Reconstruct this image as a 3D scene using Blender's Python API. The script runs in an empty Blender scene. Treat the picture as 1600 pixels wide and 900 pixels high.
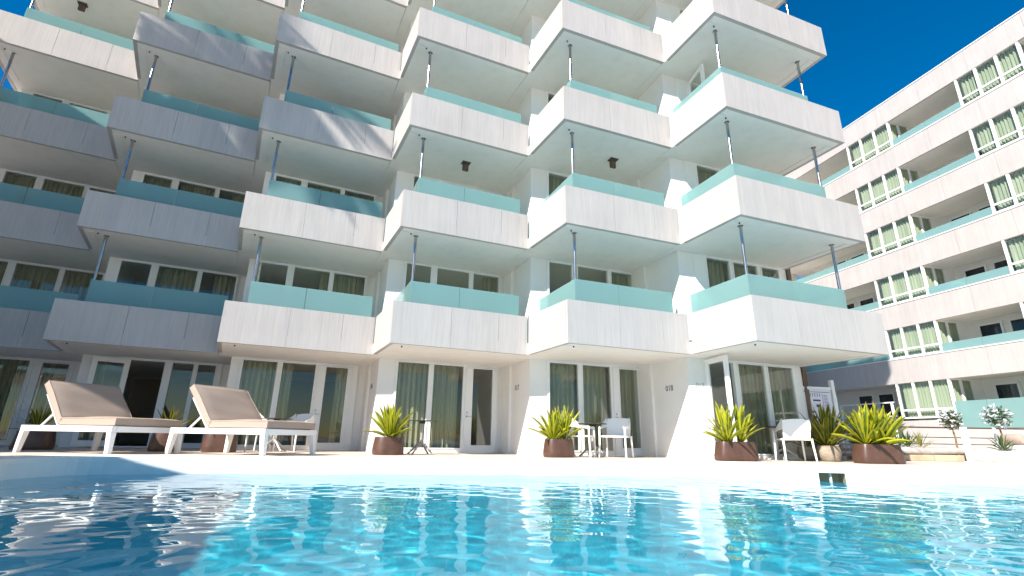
import bpy, bmesh, math, random
import numpy as np
from mathutils import Vector, Matrix, geometry
random.seed(7)
SC = bpy.context.scene
COL = SC.collection
R = math.radians

# ------------------------------------------------------------------ camera
cd = bpy.data.cameras.new('camera')
cd.lens = 17.348; cd.sensor_width = 36.0; cd.clip_start = 0.05; cd.clip_end = 6000
cam = bpy.data.objects.new('camera', cd); COL.objects.link(cam)
cr = Vector((0.99985908, -0.00492545, 0.01604864))
cu = Vector((-0.01678746, -0.29335947, 0.9558548))
cf = Vector((0.0, 0.95598952, 0.29340082))
m = Matrix.Identity(4)
for i in range(3):
    m[i][0] = cr[i]; m[i][1] = cu[i]; m[i][2] = -cf[i]
m.translation = Vector((0, 0, 0.36))
cam.matrix_world = m
SC.camera = cam

# ------------------------------------------------------------------ light
SUN_AZ, SUN_EL = R(-127.5), R(39.5)
wd = bpy.data.worlds.new('World'); SC.world = wd; wd.use_nodes = True
wn = wd.node_tree.nodes; wl = wd.node_tree.links
sky = wn.new('ShaderNodeTexSky'); sky.sky_type = 'NISHITA'; sky.sun_disc = False
sky.sun_elevation = SUN_EL
sky.sun_rotation = math.atan2(math.cos(SUN_AZ), math.sin(SUN_AZ))
sky.air_density = 1.0; sky.dust_density = 0.0; sky.ozone_density = 2.0; sky.altitude = 50
bg = wn['Background']; bg.inputs[1].default_value = 0.072
hs = wn.new('ShaderNodeHueSaturation'); hs.inputs['Saturation'].default_value = 1.48; hs.inputs['Hue'].default_value = 0.5
wl.new(sky.outputs[0], hs.inputs['Color']); wl.new(hs.outputs[0], bg.inputs[0])
sd = bpy.data.lights.new('sun', 'SUN'); sd.energy = 4.6; sd.angle = R(0.53); sd.color = (1.0, 0.942, 0.872)
sun = bpy.data.objects.new('sun', sd); COL.objects.link(sun)
sdir = Vector((math.cos(SUN_AZ)*math.cos(SUN_EL), math.sin(SUN_AZ)*math.cos(SUN_EL), math.sin(SUN_EL)))
sun.rotation_euler = sdir.to_track_quat('Z', 'Y').to_euler()
sun.location = sdir*60
SC.view_settings.view_transform = 'Standard'; SC.view_settings.look = 'None'
SC.view_settings.exposure = 1.07; SC.view_settings.gamma = 1.0
SC.view_settings.use_curve_mapping = False
SC.cycles.use_denoising = True
SC.cycles.max_bounces = 10; SC.cycles.transparent_max_bounces = 24
SC.cycles.diffuse_bounces = 7; SC.cycles.sample_clamp_indirect = 10

# ------------------------------------------------------------------ materials
MT = {}
def mat(name, col, rough=0.6, metal=0.0, spec=0.5):
    mm = bpy.data.materials.new(name); mm.use_nodes = True
    b = mm.node_tree.nodes['Principled BSDF']
    b.inputs['Base Color'].default_value = (*col, 1)
    b.inputs['Roughness'].default_value = rough; b.inputs['Metallic'].default_value = metal
    b.inputs['Specular IOR Level'].default_value = spec
    MT[name] = mm
    return mm
def nodes(mm): return mm.node_tree.nodes, mm.node_tree.links, mm.node_tree.nodes['Principled BSDF']
def noise_col(mm, c1, c2, scale=(1, 1, 1), nscale=5.0, detail=6, rough=0.6, bump=0.0, lo=0.3, hi=0.7, coord='Object'):
    n, l, b = nodes(mm)
    tc = n.new('ShaderNodeTexCoord'); mp = n.new('ShaderNodeMapping'); mp.inputs['Scale'].default_value = scale
    l.new(tc.outputs[coord], mp.inputs[0])
    nz = n.new('ShaderNodeTexNoise'); nz.inputs['Scale'].default_value = nscale; nz.inputs['Detail'].default_value = detail
    nz.inputs['Roughness'].default_value = rough
    l.new(mp.outputs[0], nz.inputs['Vector'])
    rp = n.new('ShaderNodeValToRGB')
    rp.color_ramp.elements[0].position = lo; rp.color_ramp.elements[0].color = (*c1, 1)
    rp.color_ramp.elements[1].position = hi; rp.color_ramp.elements[1].color = (*c2, 1)
    l.new(nz.outputs[0], rp.inputs[0]); l.new(rp.outputs[0], b.inputs['Base Color'])
    if bump:
        bp = n.new('ShaderNodeBump'); bp.inputs['Strength'].default_value = bump; bp.inputs['Distance'].default_value = 0.01
        l.new(nz.outputs[0], bp.inputs['Height']); l.new(bp.outputs[0], b.inputs['Normal'])
    return rp

# cladding: pale vein-cut stone, thin vertical streaks
mm = mat('cladding', (0.6, 0.57, 0.53), 0.55)
n, l, b = nodes(mm)
tc = n.new('ShaderNodeTexCoord')
def streak(sx, sz, sc, det):
    mp = n.new('ShaderNodeMapping'); mp.inputs['Scale'].default_value = (sx, sx, sz)
    l.new(tc.outputs['Object'], mp.inputs[0])
    nz = n.new('ShaderNodeTexNoise'); nz.inputs['Scale'].default_value = sc; nz.inputs['Detail'].default_value = det
    nz.inputs['Roughness'].default_value = 0.65
    l.new(mp.outputs[0], nz.inputs['Vector']); return nz
a1 = streak(1.0, 0.035, 38, 5); a2 = streak(1.0, 0.03, 5.0, 3); a3 = streak(1, 1, 0.9, 2)
def ramp(src, p0, c0, p1, c1):
    rp = n.new('ShaderNodeValToRGB'); e = rp.color_ramp.elements
    e[0].position = p0; e[0].color = (*c0, 1); e[1].position = p1; e[1].color = (*c1, 1)
    l.new(src.outputs[0], rp.inputs[0]); return rp
r1 = ramp(a1, 0.30, (0.445, 0.415, 0.397), 0.62, (0.51, 0.48, 0.463))
r2 = ramp(a2, 0.35, (0.92, 0.915, 0.91), 0.65, (1.0, 0.99, 0.97))
r3 = ramp(a3, 0.3, (0.93, 0.92, 0.91), 0.7, (1, 1, 1))
def mul(x, y):
    mx = n.new('ShaderNodeMix'); mx.data_type = 'RGBA'; mx.blend_type = 'MULTIPLY'; mx.inputs[0].default_value = 1
    l.new(x, mx.inputs[6]); l.new(y, mx.inputs[7]); return mx.outputs[2]
l.new(mul(mul(r1.outputs[0], r2.outputs[0]), r3.outputs[0]), b.inputs['Base Color'])
bp = n.new('ShaderNodeBump'); bp.inputs['Strength'].default_value = 0.25; bp.inputs['Distance'].default_value = 0.01
l.new(a1.outputs[0], bp.inputs['Height']); l.new(bp.outputs[0], b.inputs['Normal'])

noise_col(mat('plaster', (0.78, 0.77, 0.75), 0.7, spec=0.3), (0.77, 0.745, 0.71), (0.83, 0.81, 0.78), (1, 1, 1), 0.8, 8, bump=0.04)
noise_col(mat('soffit', (0.76, 0.76, 0.74), 0.75, spec=0.25), (0.80, 0.755, 0.70), (0.86, 0.815, 0.765), (1, 1, 1), 0.6, 6)
n, l, b = nodes(MT['soffit']); _tc = n.new('ShaderNodeTexCoord'); _nz = n.new('ShaderNodeTexNoise'); _nz.inputs['Scale'].default_value = 3.2; _nz.inputs['Detail'].default_value = 10; _nz.inputs['Roughness'].default_value = 0.7
_rp = n.new('ShaderNodeValToRGB'); _rp.color_ramp.elements[0].position = 0.33; _rp.color_ramp.elements[0].color = (0.95, 0.94, 0.925, 1); _rp.color_ramp.elements[1].position = 0.52; _rp.color_ramp.elements[1].color = (1, 1, 1, 1)
_mx = n.new('ShaderNodeMix'); _mx.data_type = 'RGBA'; _mx.blend_type = 'MULTIPLY'; _mx.inputs[0].default_value = 1
_src = b.inputs['Base Color'].links[0].from_socket; l.new(_tc.outputs['Object'], _nz.inputs[0]); l.new(_nz.outputs[0], _rp.inputs[0]); l.new(_src, _mx.inputs[6]); l.new(_rp.outputs[0], _mx.inputs[7]); l.new(_mx.outputs[2], b.inputs['Base Color'])
mat('frame_white', (0.80, 0.80, 0.79), 0.35)
mat('interior', (0.30, 0.28, 0.25), 0.8)
mat('interior_floor', (0.22, 0.17, 0.12), 0.6)
noise_col(mat('steel', (0.42, 0.42, 0.43), 0.26, 1.0), (0.34, 0.33, 0.33), (0.5, 0.5, 0.51), (1, 1, 0.2), 12, 3)
mat('black_plastic', (0.02, 0.02, 0.02), 0.4)
mat('handle_metal', (0.45, 0.44, 0.42), 0.3, 1.0)
noise_col(mat('lamp_brown', (0.10, 0.07, 0.05), 0.5), (0.07, 0.05, 0.035), (0.14, 0.10, 0.07), (1, 1, 1), 20, 3)
noise_col(mat('brown_board', (0.13, 0.08, 0.045), 0.7), (0.05, 0.03, 0.02), (0.22, 0.14, 0.08), (6, 6, 0.8), 3, 6)

# clear glass
def schlick(n, l, f0):
    ge = n.new('ShaderNodeNewGeometry'); dt = n.new('ShaderNodeVectorMath'); dt.operation = 'DOT_PRODUCT'
    l.new(ge.outputs['Normal'], dt.inputs[0]); l.new(ge.outputs['Incoming'], dt.inputs[1])
    ab = n.new('ShaderNodeMath'); ab.operation = 'ABSOLUTE'; l.new(dt.outputs['Value'], ab.inputs[0])
    iv = n.new('ShaderNodeMath'); iv.operation = 'SUBTRACT'; iv.inputs[0].default_value = 1.0; l.new(ab.outputs[0], iv.inputs[1])
    pw = n.new('ShaderNodeMath'); pw.operation = 'POWER'; pw.inputs[1].default_value = 5.0; l.new(iv.outputs[0], pw.inputs[0])
    ma = n.new('ShaderNodeMath'); ma.operation = 'MULTIPLY_ADD'; ma.inputs[1].default_value = 1.0-f0; ma.inputs[2].default_value = f0; l.new(pw.outputs[0], ma.inputs[0])
    return ma
def glass(name, tint, refl_rough=0.0, wav=0.0):
    mm = bpy.data.materials.new(name); mm.use_nodes = True; n = mm.node_tree.nodes; l = mm.node_tree.links
    n.clear(); o = n.new('ShaderNodeOutputMaterial'); t = n.new('ShaderNodeBsdfTransparent'); t.inputs[0].default_value = (*tint, 1)
    g = n.new('ShaderNodeBsdfGlossy'); g.inputs['Roughness'].default_value = refl_rough
    f = schlick(n, l, 0.05); mx = n.new('ShaderNodeMixShader')
    if wav:
        tc = n.new('ShaderNodeTexCoord'); nz = n.new('ShaderNodeTexNoise'); nz.inputs['Scale'].default_value = 0.9; nz.inputs['Detail'].default_value = 1
        bp = n.new('ShaderNodeBump'); bp.inputs['Strength'].default_value = wav; bp.inputs['Distance'].default_value = 0.02
        l.new(tc.outputs['Object'], nz.inputs['Vector']); l.new(nz.outputs[0], bp.inputs['Height']); l.new(bp.outputs[0], g.inputs['Normal'])
    l.new(f.outputs[0], mx.inputs[0]); l.new(t.outputs[0], mx.inputs[1]); l.new(g.outputs[0], mx.inputs[2]); l.new(mx.outputs[0], o.inputs[0])
    MT[name] = mm
glass('pane', (0.90, 0.92, 0.89), 0.0, 0.15)
# frosted aqua glass
mm = bpy.data.materials.new('frosted'); mm.use_nodes = True; n = mm.node_tree.nodes; l = mm.node_tree.links; n.clear(); MT['frosted'] = mm
o = n.new('ShaderNodeOutputMaterial'); d = n.new('ShaderNodeBsdfDiffuse'); d.inputs[0].default_value = (0.42, 0.62, 0.61, 1)
tl = n.new('ShaderNodeBsdfTranslucent'); tl.inputs[0].default_value = (0.43, 0.65, 0.64, 1)
tr = n.new('ShaderNodeBsdfTransparent'); tr.inputs[0].default_value = (0.45, 0.80, 0.79, 1)
g = n.new('ShaderNodeBsdfGlossy'); g.inputs['Roughness'].default_value = 0.10
m1 = n.new('ShaderNodeMixShader'); m1.inputs[0].default_value = 0.5
m2 = n.new('ShaderNodeMixShader'); m2.inputs[0].default_value = 0.27
m3 = n.new('ShaderNodeMixShader'); fr = schlick(n, l, 0.04)
l.new(d.outputs[0], m1.inputs[1]); l.new(tl.outputs[0], m1.inputs[2]); l.new(m1.outputs[0], m2.inputs[1]); l.new(tr.outputs[0], m2.inputs[2])
l.new(fr.outputs[0], m3.inputs[0]); l.new(m2.outputs[0], m3.inputs[1]); l.new(g.outputs[0], m3.inputs[2]); l.new(m3.outputs[0], o.inputs[0])
# curtain fabric
def fabric(name, c1, c2):
    mm = bpy.data.materials.new(name); mm.use_nodes = True; n = mm.node_tree.nodes; l = mm.node_tree.links; n.clear(); MT[name] = mm
    o = n.new('ShaderNodeOutputMaterial'); d = n.new('ShaderNodeBsdfDiffuse'); t = n.new('ShaderNodeBsdfTranslucent'); mx = n.new('ShaderNodeMixShader')
    mx.inputs[0].default_value = 0.22
    tc = n.new('ShaderNodeTexCoord'); mp = n.new('ShaderNodeMapping'); mp.inputs['Scale'].default_value = (1, 1, 0.05)
    nz = n.new('ShaderNodeTexNoise'); nz.inputs['Scale'].default_value = 9; rp = n.new('ShaderNodeValToRGB')
    rp.color_ramp.elements[0].position = 0.35; rp.color_ramp.elements[0].color = (*c1, 1)
    rp.color_ramp.elements[1].position = 0.65; rp.color_ramp.elements[1].color = (*c2, 1)
    l.new(tc.outputs['Object'], mp.inputs[0]); l.new(mp.outputs[0], nz.inputs[0]); l.new(nz.outputs[0], rp.inputs[0])
    l.new(rp.outputs[0], d.inputs[0]); l.new(rp.outputs[0], t.inputs[0])
    l.new(d.outputs[0], mx.inputs[1]); l.new(t.outputs[0], mx.inputs[2]); l.new(mx.outputs[0], o.inputs[0])
fabric('curtain', (0.36, 0.37, 0.27), (0.50, 0.50, 0.39))
fabric('curtain_sage', (0.46, 0.52, 0.40), (0.62, 0.66, 0.54))
# ground finishes
mm = mat('deck', (0.55, 0.46, 0.38), 0.6)
n, l, b = nodes(mm); tc = n.new('ShaderNodeTexCoord'); br = n.new('ShaderNodeTexBrick'); br.offset = 0.0
br.inputs['Scale'].default_value = 1.0; br.inputs['Brick Width'].default_value = 0.6; br.inputs['Row Height'].default_value = 0.6
br.inputs['Mortar Size'].default_value = 0.006
br.inputs['Color1'].default_value = (0.58, 0.49, 0.41, 1); br.inputs['Color2'].default_value = (0.63, 0.54, 0.46, 1); br.inputs['Mortar'].default_value = (0.42, 0.36, 0.31, 1)
l.new(tc.outputs['Object'], br.inputs[0]); l.new(br.outputs[0], b.inputs['Base Color'])
noise_col(mat('coping', (0.80, 0.79, 0.77), 0.6), (0.76, 0.75, 0.73), (0.83, 0.82, 0.81), (1, 1, 1), 2.5, 8, bump=0.05)
noise_col(mat('ground', (0.25, 0.22, 0.18), 0.9), (0.32, 0.28, 0.23), (0.42, 0.37, 0.31), (1, 1, 1), 0.6, 8)
noise_col(mat('pool_band', (0.72, 0.75, 0.76), 0.35), (0.70, 0.74, 0.75), (0.78, 0.80, 0.81), (1, 1, 1), 3, 6)
mm = mat('pool_liner', (0.05, 0.42, 0.60), 0.5)
n, l, b = nodes(mm); tc = n.new('ShaderNodeTexCoord'); br = n.new('ShaderNodeTexBrick'); br.offset = 0.0
br.inputs['Scale'].default_value = 1.0; br.inputs['Brick Width'].default_value = 0.05; br.inputs['Row Height'].default_value = 0.05
br.inputs['Mortar Size'].default_value = 0.003
br.inputs['Color1'].default_value = (0.014, 0.42, 0.56, 1); br.inputs['Color2'].default_value = (0.022, 0.47, 0.60, 1); br.inputs['Mortar'].default_value = (0.07, 0.47, 0.58, 1)
l.new(tc.outputs['Object'], br.inputs[0]); l.new(br.outputs[0], b.inputs['Base Color'])
# objects
noise_col(mat('rust_pot', (0.15, 0.06, 0.04), 0.38, spec=0.5), (0.062, 0.031, 0.021), (0.105, 0.052, 0.036), (1, 1, 1), 6, 8, bump=0.08)
noise_col(mat('stone_pot', (0.30, 0.25, 0.19), 0.7), (0.22, 0.18, 0.13), (0.38, 0.32, 0.25), (1, 1, 2), 7, 8, bump=0.3)
mat('soil', (0.04, 0.03, 0.02), 0.95)
noise_col(mat('cushion', (0.42, 0.31, 0.24), 0.85, spec=0.2), (0.37, 0.29, 0.235), (0.43, 0.34, 0.28), (1, 1, 1), 60, 4, bump=0.15)
mat('white_metal', (0.80, 0.80, 0.79), 0.4)
noise_col(mat('white_plastic', (0.80, 0.79, 0.76), 0.45), (0.78, 0.77, 0.74), (0.82, 0.81, 0.79), (1, 1, 1), 3, 3)
mat('grey_metal', (0.42, 0.41, 0.38), 0.4, 0.4)
mat('table_top', (0.035, 0.035, 0.04), 0.35)
noise_col(mat('bark', (0.22, 0.14, 0.08), 0.9), (0.14, 0.09, 0.05), (0.30, 0.20, 0.12), (1, 1, 0.3), 12, 6, bump=0.4)
noise_col(mat('old_wood', (0.25, 0.18, 0.12), 0.8), (0.17, 0.12, 0.085), (0.34, 0.26, 0.19), (0.3, 3, 3), 8, 6, bump=0.2)
noise_col(mat('tan_stone', (0.45, 0.32, 0.2), 0.8), (0.36, 0.25, 0.16), (0.55, 0.42, 0.28), (1, 1, 1), 3, 6, bump=0.2)
noise_col(mat('grey_stone', (0.42, 0.37, 0.33), 0.85), (0.34, 0.30, 0.27), (0.50, 0.45, 0.41), (1, 1, 1), 4, 8, bump=0.3)
mat('white_petal', (0.78, 0.78, 0.82), 0.6)
mat('sign_ink', (0.05, 0.05, 0.12), 0.6)
mat('sign_white', (0.72, 0.72, 0.78), 0.4)
mat('dark_glass', (0.02, 0.025, 0.03), 0.08)
def leafmat(name, mid, edge, lo, hi):
    mm = mat(name, mid, 0.42); n, l, b = nodes(mm)
    uv = n.new('ShaderNodeUVMap'); sp = n.new('ShaderNodeSeparateXYZ'); l.new(uv.outputs[0], sp.inputs[0])
    sub = n.new('ShaderNodeMath'); sub.operation = 'SUBTRACT'; sub.inputs[1].default_value = 0.5; l.new(sp.outputs[0], sub.inputs[0])
    ab = n.new('ShaderNodeMath'); ab.operation = 'ABSOLUTE'; l.new(sub.outputs[0], ab.inputs[0])
    tc = n.new('ShaderNodeTexCoord'); nz = n.new('ShaderNodeTexNoise'); nz.inputs['Scale'].default_value = 7; l.new(tc.outputs['Object'], nz.inputs[0])
    ad = n.new('ShaderNodeMath'); ad.operation = 'MULTIPLY_ADD'; ad.inputs[1].default_value = 0.5; l.new(nz.outputs[0], ad.inputs[0]); l.new(ab.outputs[0], ad.inputs[2])
    rp = n.new('ShaderNodeValToRGB'); e = rp.color_ramp.elements
    e[0].position = lo; e[0].color = (*mid, 1); e[1].position = hi; e[1].color = (*edge, 1)
    l.new(ad.outputs[0], rp.inputs[0])
    tip = n.new('ShaderNodeValToRGB'); te = tip.color_ramp.elements; te[0].position = 0.93; te[0].color = (0, 0, 0, 1); te[1].position = 1.0; te[1].color = (1, 1, 1, 1)
    ty = n.new('ShaderNodeMath'); ty.operation = 'MULTIPLY_ADD'; ty.inputs[1].default_value = 0.22; l.new(nz.outputs[0], ty.inputs[0])
    tm = n.new('ShaderNodeMath'); tm.operation = 'SUBTRACT'; tm.inputs[1].default_value = 0.10; l.new(sp.outputs[1], tm.inputs[0]); l.new(tm.outputs[0], ty.inputs[2]); l.new(ty.outputs[0], tip.inputs[0])
    mt_ = n.new('ShaderNodeMix'); mt_.data_type = 'RGBA'; l.new(tip.outputs[0], mt_.inputs[0]); l.new(rp.outputs[0], mt_.inputs[6]); mt_.inputs[7].default_value = (0.24, 0.13, 0.05, 1)
    l.new(mt_.outputs[2], b.inputs['Base Color'])
    tlu = n.new('ShaderNodeBsdfTranslucent'); l.new(rp.outputs[0], tlu.inputs[0]); mx = n.new('ShaderNodeMixShader'); mx.inputs[0].default_value = 0.3
    o = n['Material Output']; l.new(b.outputs[0], mx.inputs[1]); l.new(tlu.outputs[0], mx.inputs[2]); l.new(mx.outputs[0], o.inputs[0])
leafmat('leaf_gold', (0.07, 0.14, 0.012), (0.46, 0.46, 0.022), 0.30, 0.55)
leafmat('leaf_mixed', (0.045, 0.09, 0.012), (0.36, 0.33, 0.025), 0.36, 0.62)
leafmat('leaf_green', (0.03, 0.065, 0.015), (0.08, 0.14, 0.03), 0.3, 0.6)
leafmat('palm_leaf', (0.05, 0.08, 0.02), (0.09, 0.13, 0.035), 0.3, 0.6)

# ------------------------------------------------------------------ helpers
class MB:
    def __init__(s): s.v = []; s.f = []; s.uv = []
    def add(s, vs, fs, uvs=None):
        o = len(s.v); s.v += [tuple(p) for p in vs]; s.f += [tuple(i+o for i in f) for f in fs]
        s.uv += (uvs if uvs is not None else [(0.5, 0.5)]*len(vs))
    def box(s, x0, x1, y0, y1, z0, z1, M=None):
        vs = [Vector((x, y, z)) for z in (z0, z1) for y in (y0, y1) for x in (x0, x1)]
        if M is not None: vs = [M @ q for q in vs]
        s.add(vs, [(0, 2, 3, 1), (4, 5, 7, 6), (0, 1, 5, 4), (2, 6, 7, 3), (0, 4, 6, 2), (1, 3, 7, 5)])
    def prism(s, pts, z0, z1, T):
        n_ = len(pts); vs = [T(p[0], p[1], z0) for p in pts]+[T(p[0], p[1], z1) for p in pts]
        fs = [tuple(range(n_))[::-1], tuple(range(n_, 2*n_))]+[(i, (i+1) % n_, n_+(i+1) % n_, n_+i) for i in range(n_)]
        s.add(vs, fs)
    def tube(s, pts, rad, seg=8, cap=True):
        pts = [Vector(p) for p in pts]; rings = []; vs = []; fs = []
        if not hasattr(rad, '__len__'): rad = [rad]*len(pts)
        up = None
        for i, p in enumerate(pts):
            d = (pts[min(i+1, len(pts)-1)]-pts[max(i-1, 0)]).normalized()
            if up is None: up = Vector((1, 0, 0)) if abs(d.x) < 0.8 else Vector((0, 1, 0))
            a = d.cross(up).normalized(); up = a.cross(d).normalized()
            rings.append(len(vs))
            for k in range(seg):
                t = 2*math.pi*k/seg; vs.append(p+rad[i]*(math.cos(t)*a+math.sin(t)*up))
        for i in range(len(pts)-1):
            for k in range(seg):
                a, b2 = rings[i]+k, rings[i]+(k+1) % seg; fs.append((a, b2, b2+seg, a+seg))
        if cap:
            fs.append(tuple(range(seg))[::-1]); o = rings[-1]; fs.append(tuple(range(o, o+seg)))
        s.add(vs, fs)
    def lathe(s, prof, seg=32, sx=1.0, sy=1.0, power=2.0, cap=True):
        vs = []; fs = []
        for (r_, z) in prof:
            for k in range(seg):
                t = 2*math.pi*k/seg; c, q = math.cos(t), math.sin(t)
                e = 2.0/power
                vs.append((r_*sx*math.copysign(abs(c)**e, c), r_*sy*math.copysign(abs(q)**e, q), z))
        for i in range(len(prof)-1):
            for k in range(seg):
                a, b2 = i*seg+k, i*seg+(k+1) % seg; fs.append((a, b2, b2+seg, a+seg))
        if cap: fs.append(tuple(range(seg))[::-1])
        s.add(vs, fs)
    def build(s, name, material, parent=None, smooth=False, bevel=0.0, loc=None):
        me = bpy.data.meshes.new(name); me.from_pydata([tuple(q) for q in s.v], [], s.f)
        uvl = me.uv_layers.new(name='UVMap')
        li = np.zeros(len(me.loops), dtype=np.int32); me.loops.foreach_get('vertex_index', li)
        uvl.data.foreach_set('uv', np.array(s.uv, dtype=np.float32)[li].ravel())
        bm = bmesh.new(); bm.from_mesh(me); bmesh.ops.recalc_face_normals(bm, faces=bm.faces)
        if bevel:
            bmesh.ops.bevel(bm, geom=[e for e in bm.edges if e.is_manifold and e.calc_face_angle(0) > 0.6], offset=bevel, segments=2, affect='EDGES', profile=0.5, clamp_overlap=True)
        bm.to_mesh(me); bm.free()
        if smooth:
            me.polygons.foreach_set('use_smooth', [True]*len(me.polygons))
            me.set_sharp_from_angle(angle=R(40))
        me.materials.append(MT[material])
        o = bpy.data.objects.new(name, me); COL.objects.link(o)
        if parent: o.parent = parent
        if loc is not None: o.location = loc
        return o
def tag(o, label=None, cat=None, group=None, kind=None):
    if label: o['label'] = label
    if cat: o['category'] = cat
    if group: o['group'] = group
    if kind: o['kind'] = kind
    return o
def thing(name, label, cat, loc=(0, 0, 0), rz=0.0, group=None):
    o = bpy.data.objects.new(name, None); COL.objects.link(o); o.location = loc; o.rotation_euler = (0, 0, rz)
    o.empty_display_size = 0.2
    return tag(o, label, cat, group)
def kids(o): return [c for c in bpy.data.objects if c.parent == o]
def dup(o, parent=None):
    c = o.copy(); COL.objects.link(c)
    if parent: c.parent = parent
    for ch in kids(o): dup(ch, c)
    return c
def text(s, size, name, material, parent, M, depth=0.004):
    cu_ = bpy.data.curves.new('letters', 'FONT'); cu_.body = s; cu_.size = size; cu_.extrude = depth; cu_.align_x = 'CENTER'; cu_.align_y = 'CENTER'
    tmp = bpy.data.objects.new('letters', cu_); COL.objects.link(tmp)
    dg = bpy.context.evaluated_depsgraph_get(); me = bpy.data.meshes.new_from_object(tmp.evaluated_get(dg))
    bpy.data.objects.remove(tmp); me.transform(M); me.materials.clear(); me.materials.append(MT[material])
    o = bpy.data.objects.new(name, me); COL.objects.link(o); o.parent = parent
    return o

# ------------------------------------------------------------------ surveyed plan of the hotel (unit: 0.9 m, camera at origin)
S = 0.9
def W(x, y, z): return Vector((x*S, y*S, z*S+0.36))
Z0, FH, FL, ZD = 2.1396, 1.0353, 3.0, -0.40
V2 = lambda a: Vector((a[0], a[1]))
Pp = dict(A=V2((-15.7181, 11.8065)), B=V2((-11.337, 11.8367)), C=V2((-7.0764, 11.7657)), D=V2((-2.8513, 11.5135)), E=V2((1.3032, 11.1466)), F=V2((5.3317, 10.5284)))
Qq = dict(A=V2((-12.4646, 13.61)), B=V2((-8.0402, 13.5165)), C=V2((-3.7726, 13.3544)), D=V2((0.4273, 12.963)), E=V2((4.5533, 12.4197)), F=V2((9.311, 12.0365)))
BAYS = 'ABCDEF'; NFL = 7
class Fr:
    def __init__(s, o, u): s.o = o; s.u = u.normalized(); s.w = Vector((-s.u.y, s.u.x))
    def p(s, a, b): return s.o+s.u*a+s.w*b
    def T(s, a, b, z): q = s.p(a, b); return W(q.x, q.y, z)
    def box(s, mb, a0, a1, b0, b1, z0, z1):
        vs = [s.T(a, b, z) for z in (z0, z1) for b in (b0, b1) for a in (a0, a1)]
        mb.add(vs, [(0, 2, 3, 1), (4, 5, 7, 6), (0, 1, 5, 4), (2, 6, 7, 3), (0, 4, 6, 2), (1, 3, 7, 5)])
F = {k: Fr(Pp[k], Qq[k]-Pp[k]) for k in BAYS}
LEN = {k: (Qq[k]-Pp[k]).length for k in BAYS}
rdir = {}; Wp = {}
for i, k in enumerate(BAYS):
    if i == 0:
        rdir[k] = Vector((math.cos(R(120.5)), math.sin(R(120.5)))); Wp[k] = Pp[k]+rdir[k]*4.7
    else:
        q = Qq[BAYS[i-1]]; rdir[k] = (q-Pp[k]).normalized(); Wp[k] = q+rdir[k]*2.6
Wp['G'] = Qq['F']+F['F'].w*2.48
BACK = dict(A=2.6, B=2.6, C=2.6, D=2.62, E=2.62, F=2.5)
# party-wall left face of bay k meets the front wall of the bay before it
def along_hit(k, kn):
    f = F[k]; o = F[kn].p(0.2, 0); d = F[kn].w; b0 = (o-f.o).dot(f.w); s_ = (BACK[k]-b0)/d.dot(f.w); return (o+d*s_-f.o).dot(f.u)
ENDA = {BAYS[i]: along_hit(BAYS[i], BAYS[i+1]) for i in range(5)}; ENDA['F'] = 4.03
hotel = thing('hotel_building', 'white zigzag hotel block with stone clad balconies and aqua glass rails beside the pool', 'building', W(0, 16, ZD))
hotel_inv = Matrix.Translation(-Vector(hotel.location))
def hb(mb, name, material, parent=None, **k):
    """build a part of the hotel: parented to the hotel Empty (or one of its parts), geometry kept in world place"""
    o = mb.build(name, material, None, **k)
    o.data.transform(hotel_inv)
    o.parent = parent if parent else hotel
    return o

# ------------------------------------------------------------------ ground, deck and pool
POOL = [(-6.35, 6.0), (-6.55, 7.0), (-6.25, 7.85), (-5.2, 8.25), (-4.2, 8.5), (-2.1, 8.95), (0.0, 9.3), (1.5, 9.45), (2.95, 9.5), (4.5, 9.35)]
SK0, SK1 = Vector((5.32, 9.02)), Vector((5.72, 8.93))
POOL2 = [(6.9, 8.72), (8.7, 8.85), (10.4, 8.9), (12.4, 8.2), (13.6, 6.3), (13.9, 3.0), (13.0, -1.0), (10.5, -4.5), (6, -6.5), (0, -7), (-5, -6), (-7.8, -3), (-8.2, 0.5), (-7.3, 3.6)]
def catmull(pts, nsub):
    out = []; N = len(pts)
    for i in range(N):
        p0, p1, p2, p3 = [Vector(pts[(i+j) % N]) for j in (-1, 0, 1, 2)]
        for t in [q/nsub for q in range(nsub)]:
            out.append(0.5*((2*p1)+(-p0+p2)*t+(2*p0-5*p1+4*p2-p3)*t*t+(-p0+3*p1-3*p2+p3)*t**3))
    return out
raw = POOL+[tuple(SK0), tuple(SK1)]+POOL2
NS = 6
poly = catmull(raw, NS)
isk = len(POOL)*NS
poly = poly[:isk+1]+poly[isk+NS:]          # the skimmer stands in one straight piece
WATER_Z, FLOOR_Z = -0.24, -1.5
NP = len(poly)
def normals(pl):
    out = []
    for i in range(len(pl)):
        d = (pl[(i+1) % len(pl)]-pl[i-1]).normalized(); out.append(Vector((-d.y, d.x)))
    return out
nrm = normals(poly)
cen = sum(poly, Vector((0, 0)))/NP
if (poly[0]-cen).dot(nrm[0]) < 0: nrm = [-q for q in nrm]
def ring(name, inner, outer, z, material):
    t = geometry.tessellate_polygon([[Vector((p.x, p.y, 0)) for p in outer], [Vector((p.x, p.y, 0)) for p in inner]])
    al = list(outer)+list(inner); mb = MB(); mb.add([(p.x, p.y, z) for p in al], t)
    return mb.build(name, material)
cop_out = [p+nn*0.95 for p, nn in zip(poly, nrm)]
sq = lambda r_: [Vector((-r_, -r_)), Vector((r_, -r_)), Vector((r_, r_)), Vector((-r_, r_))]
mb = MB()
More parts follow.
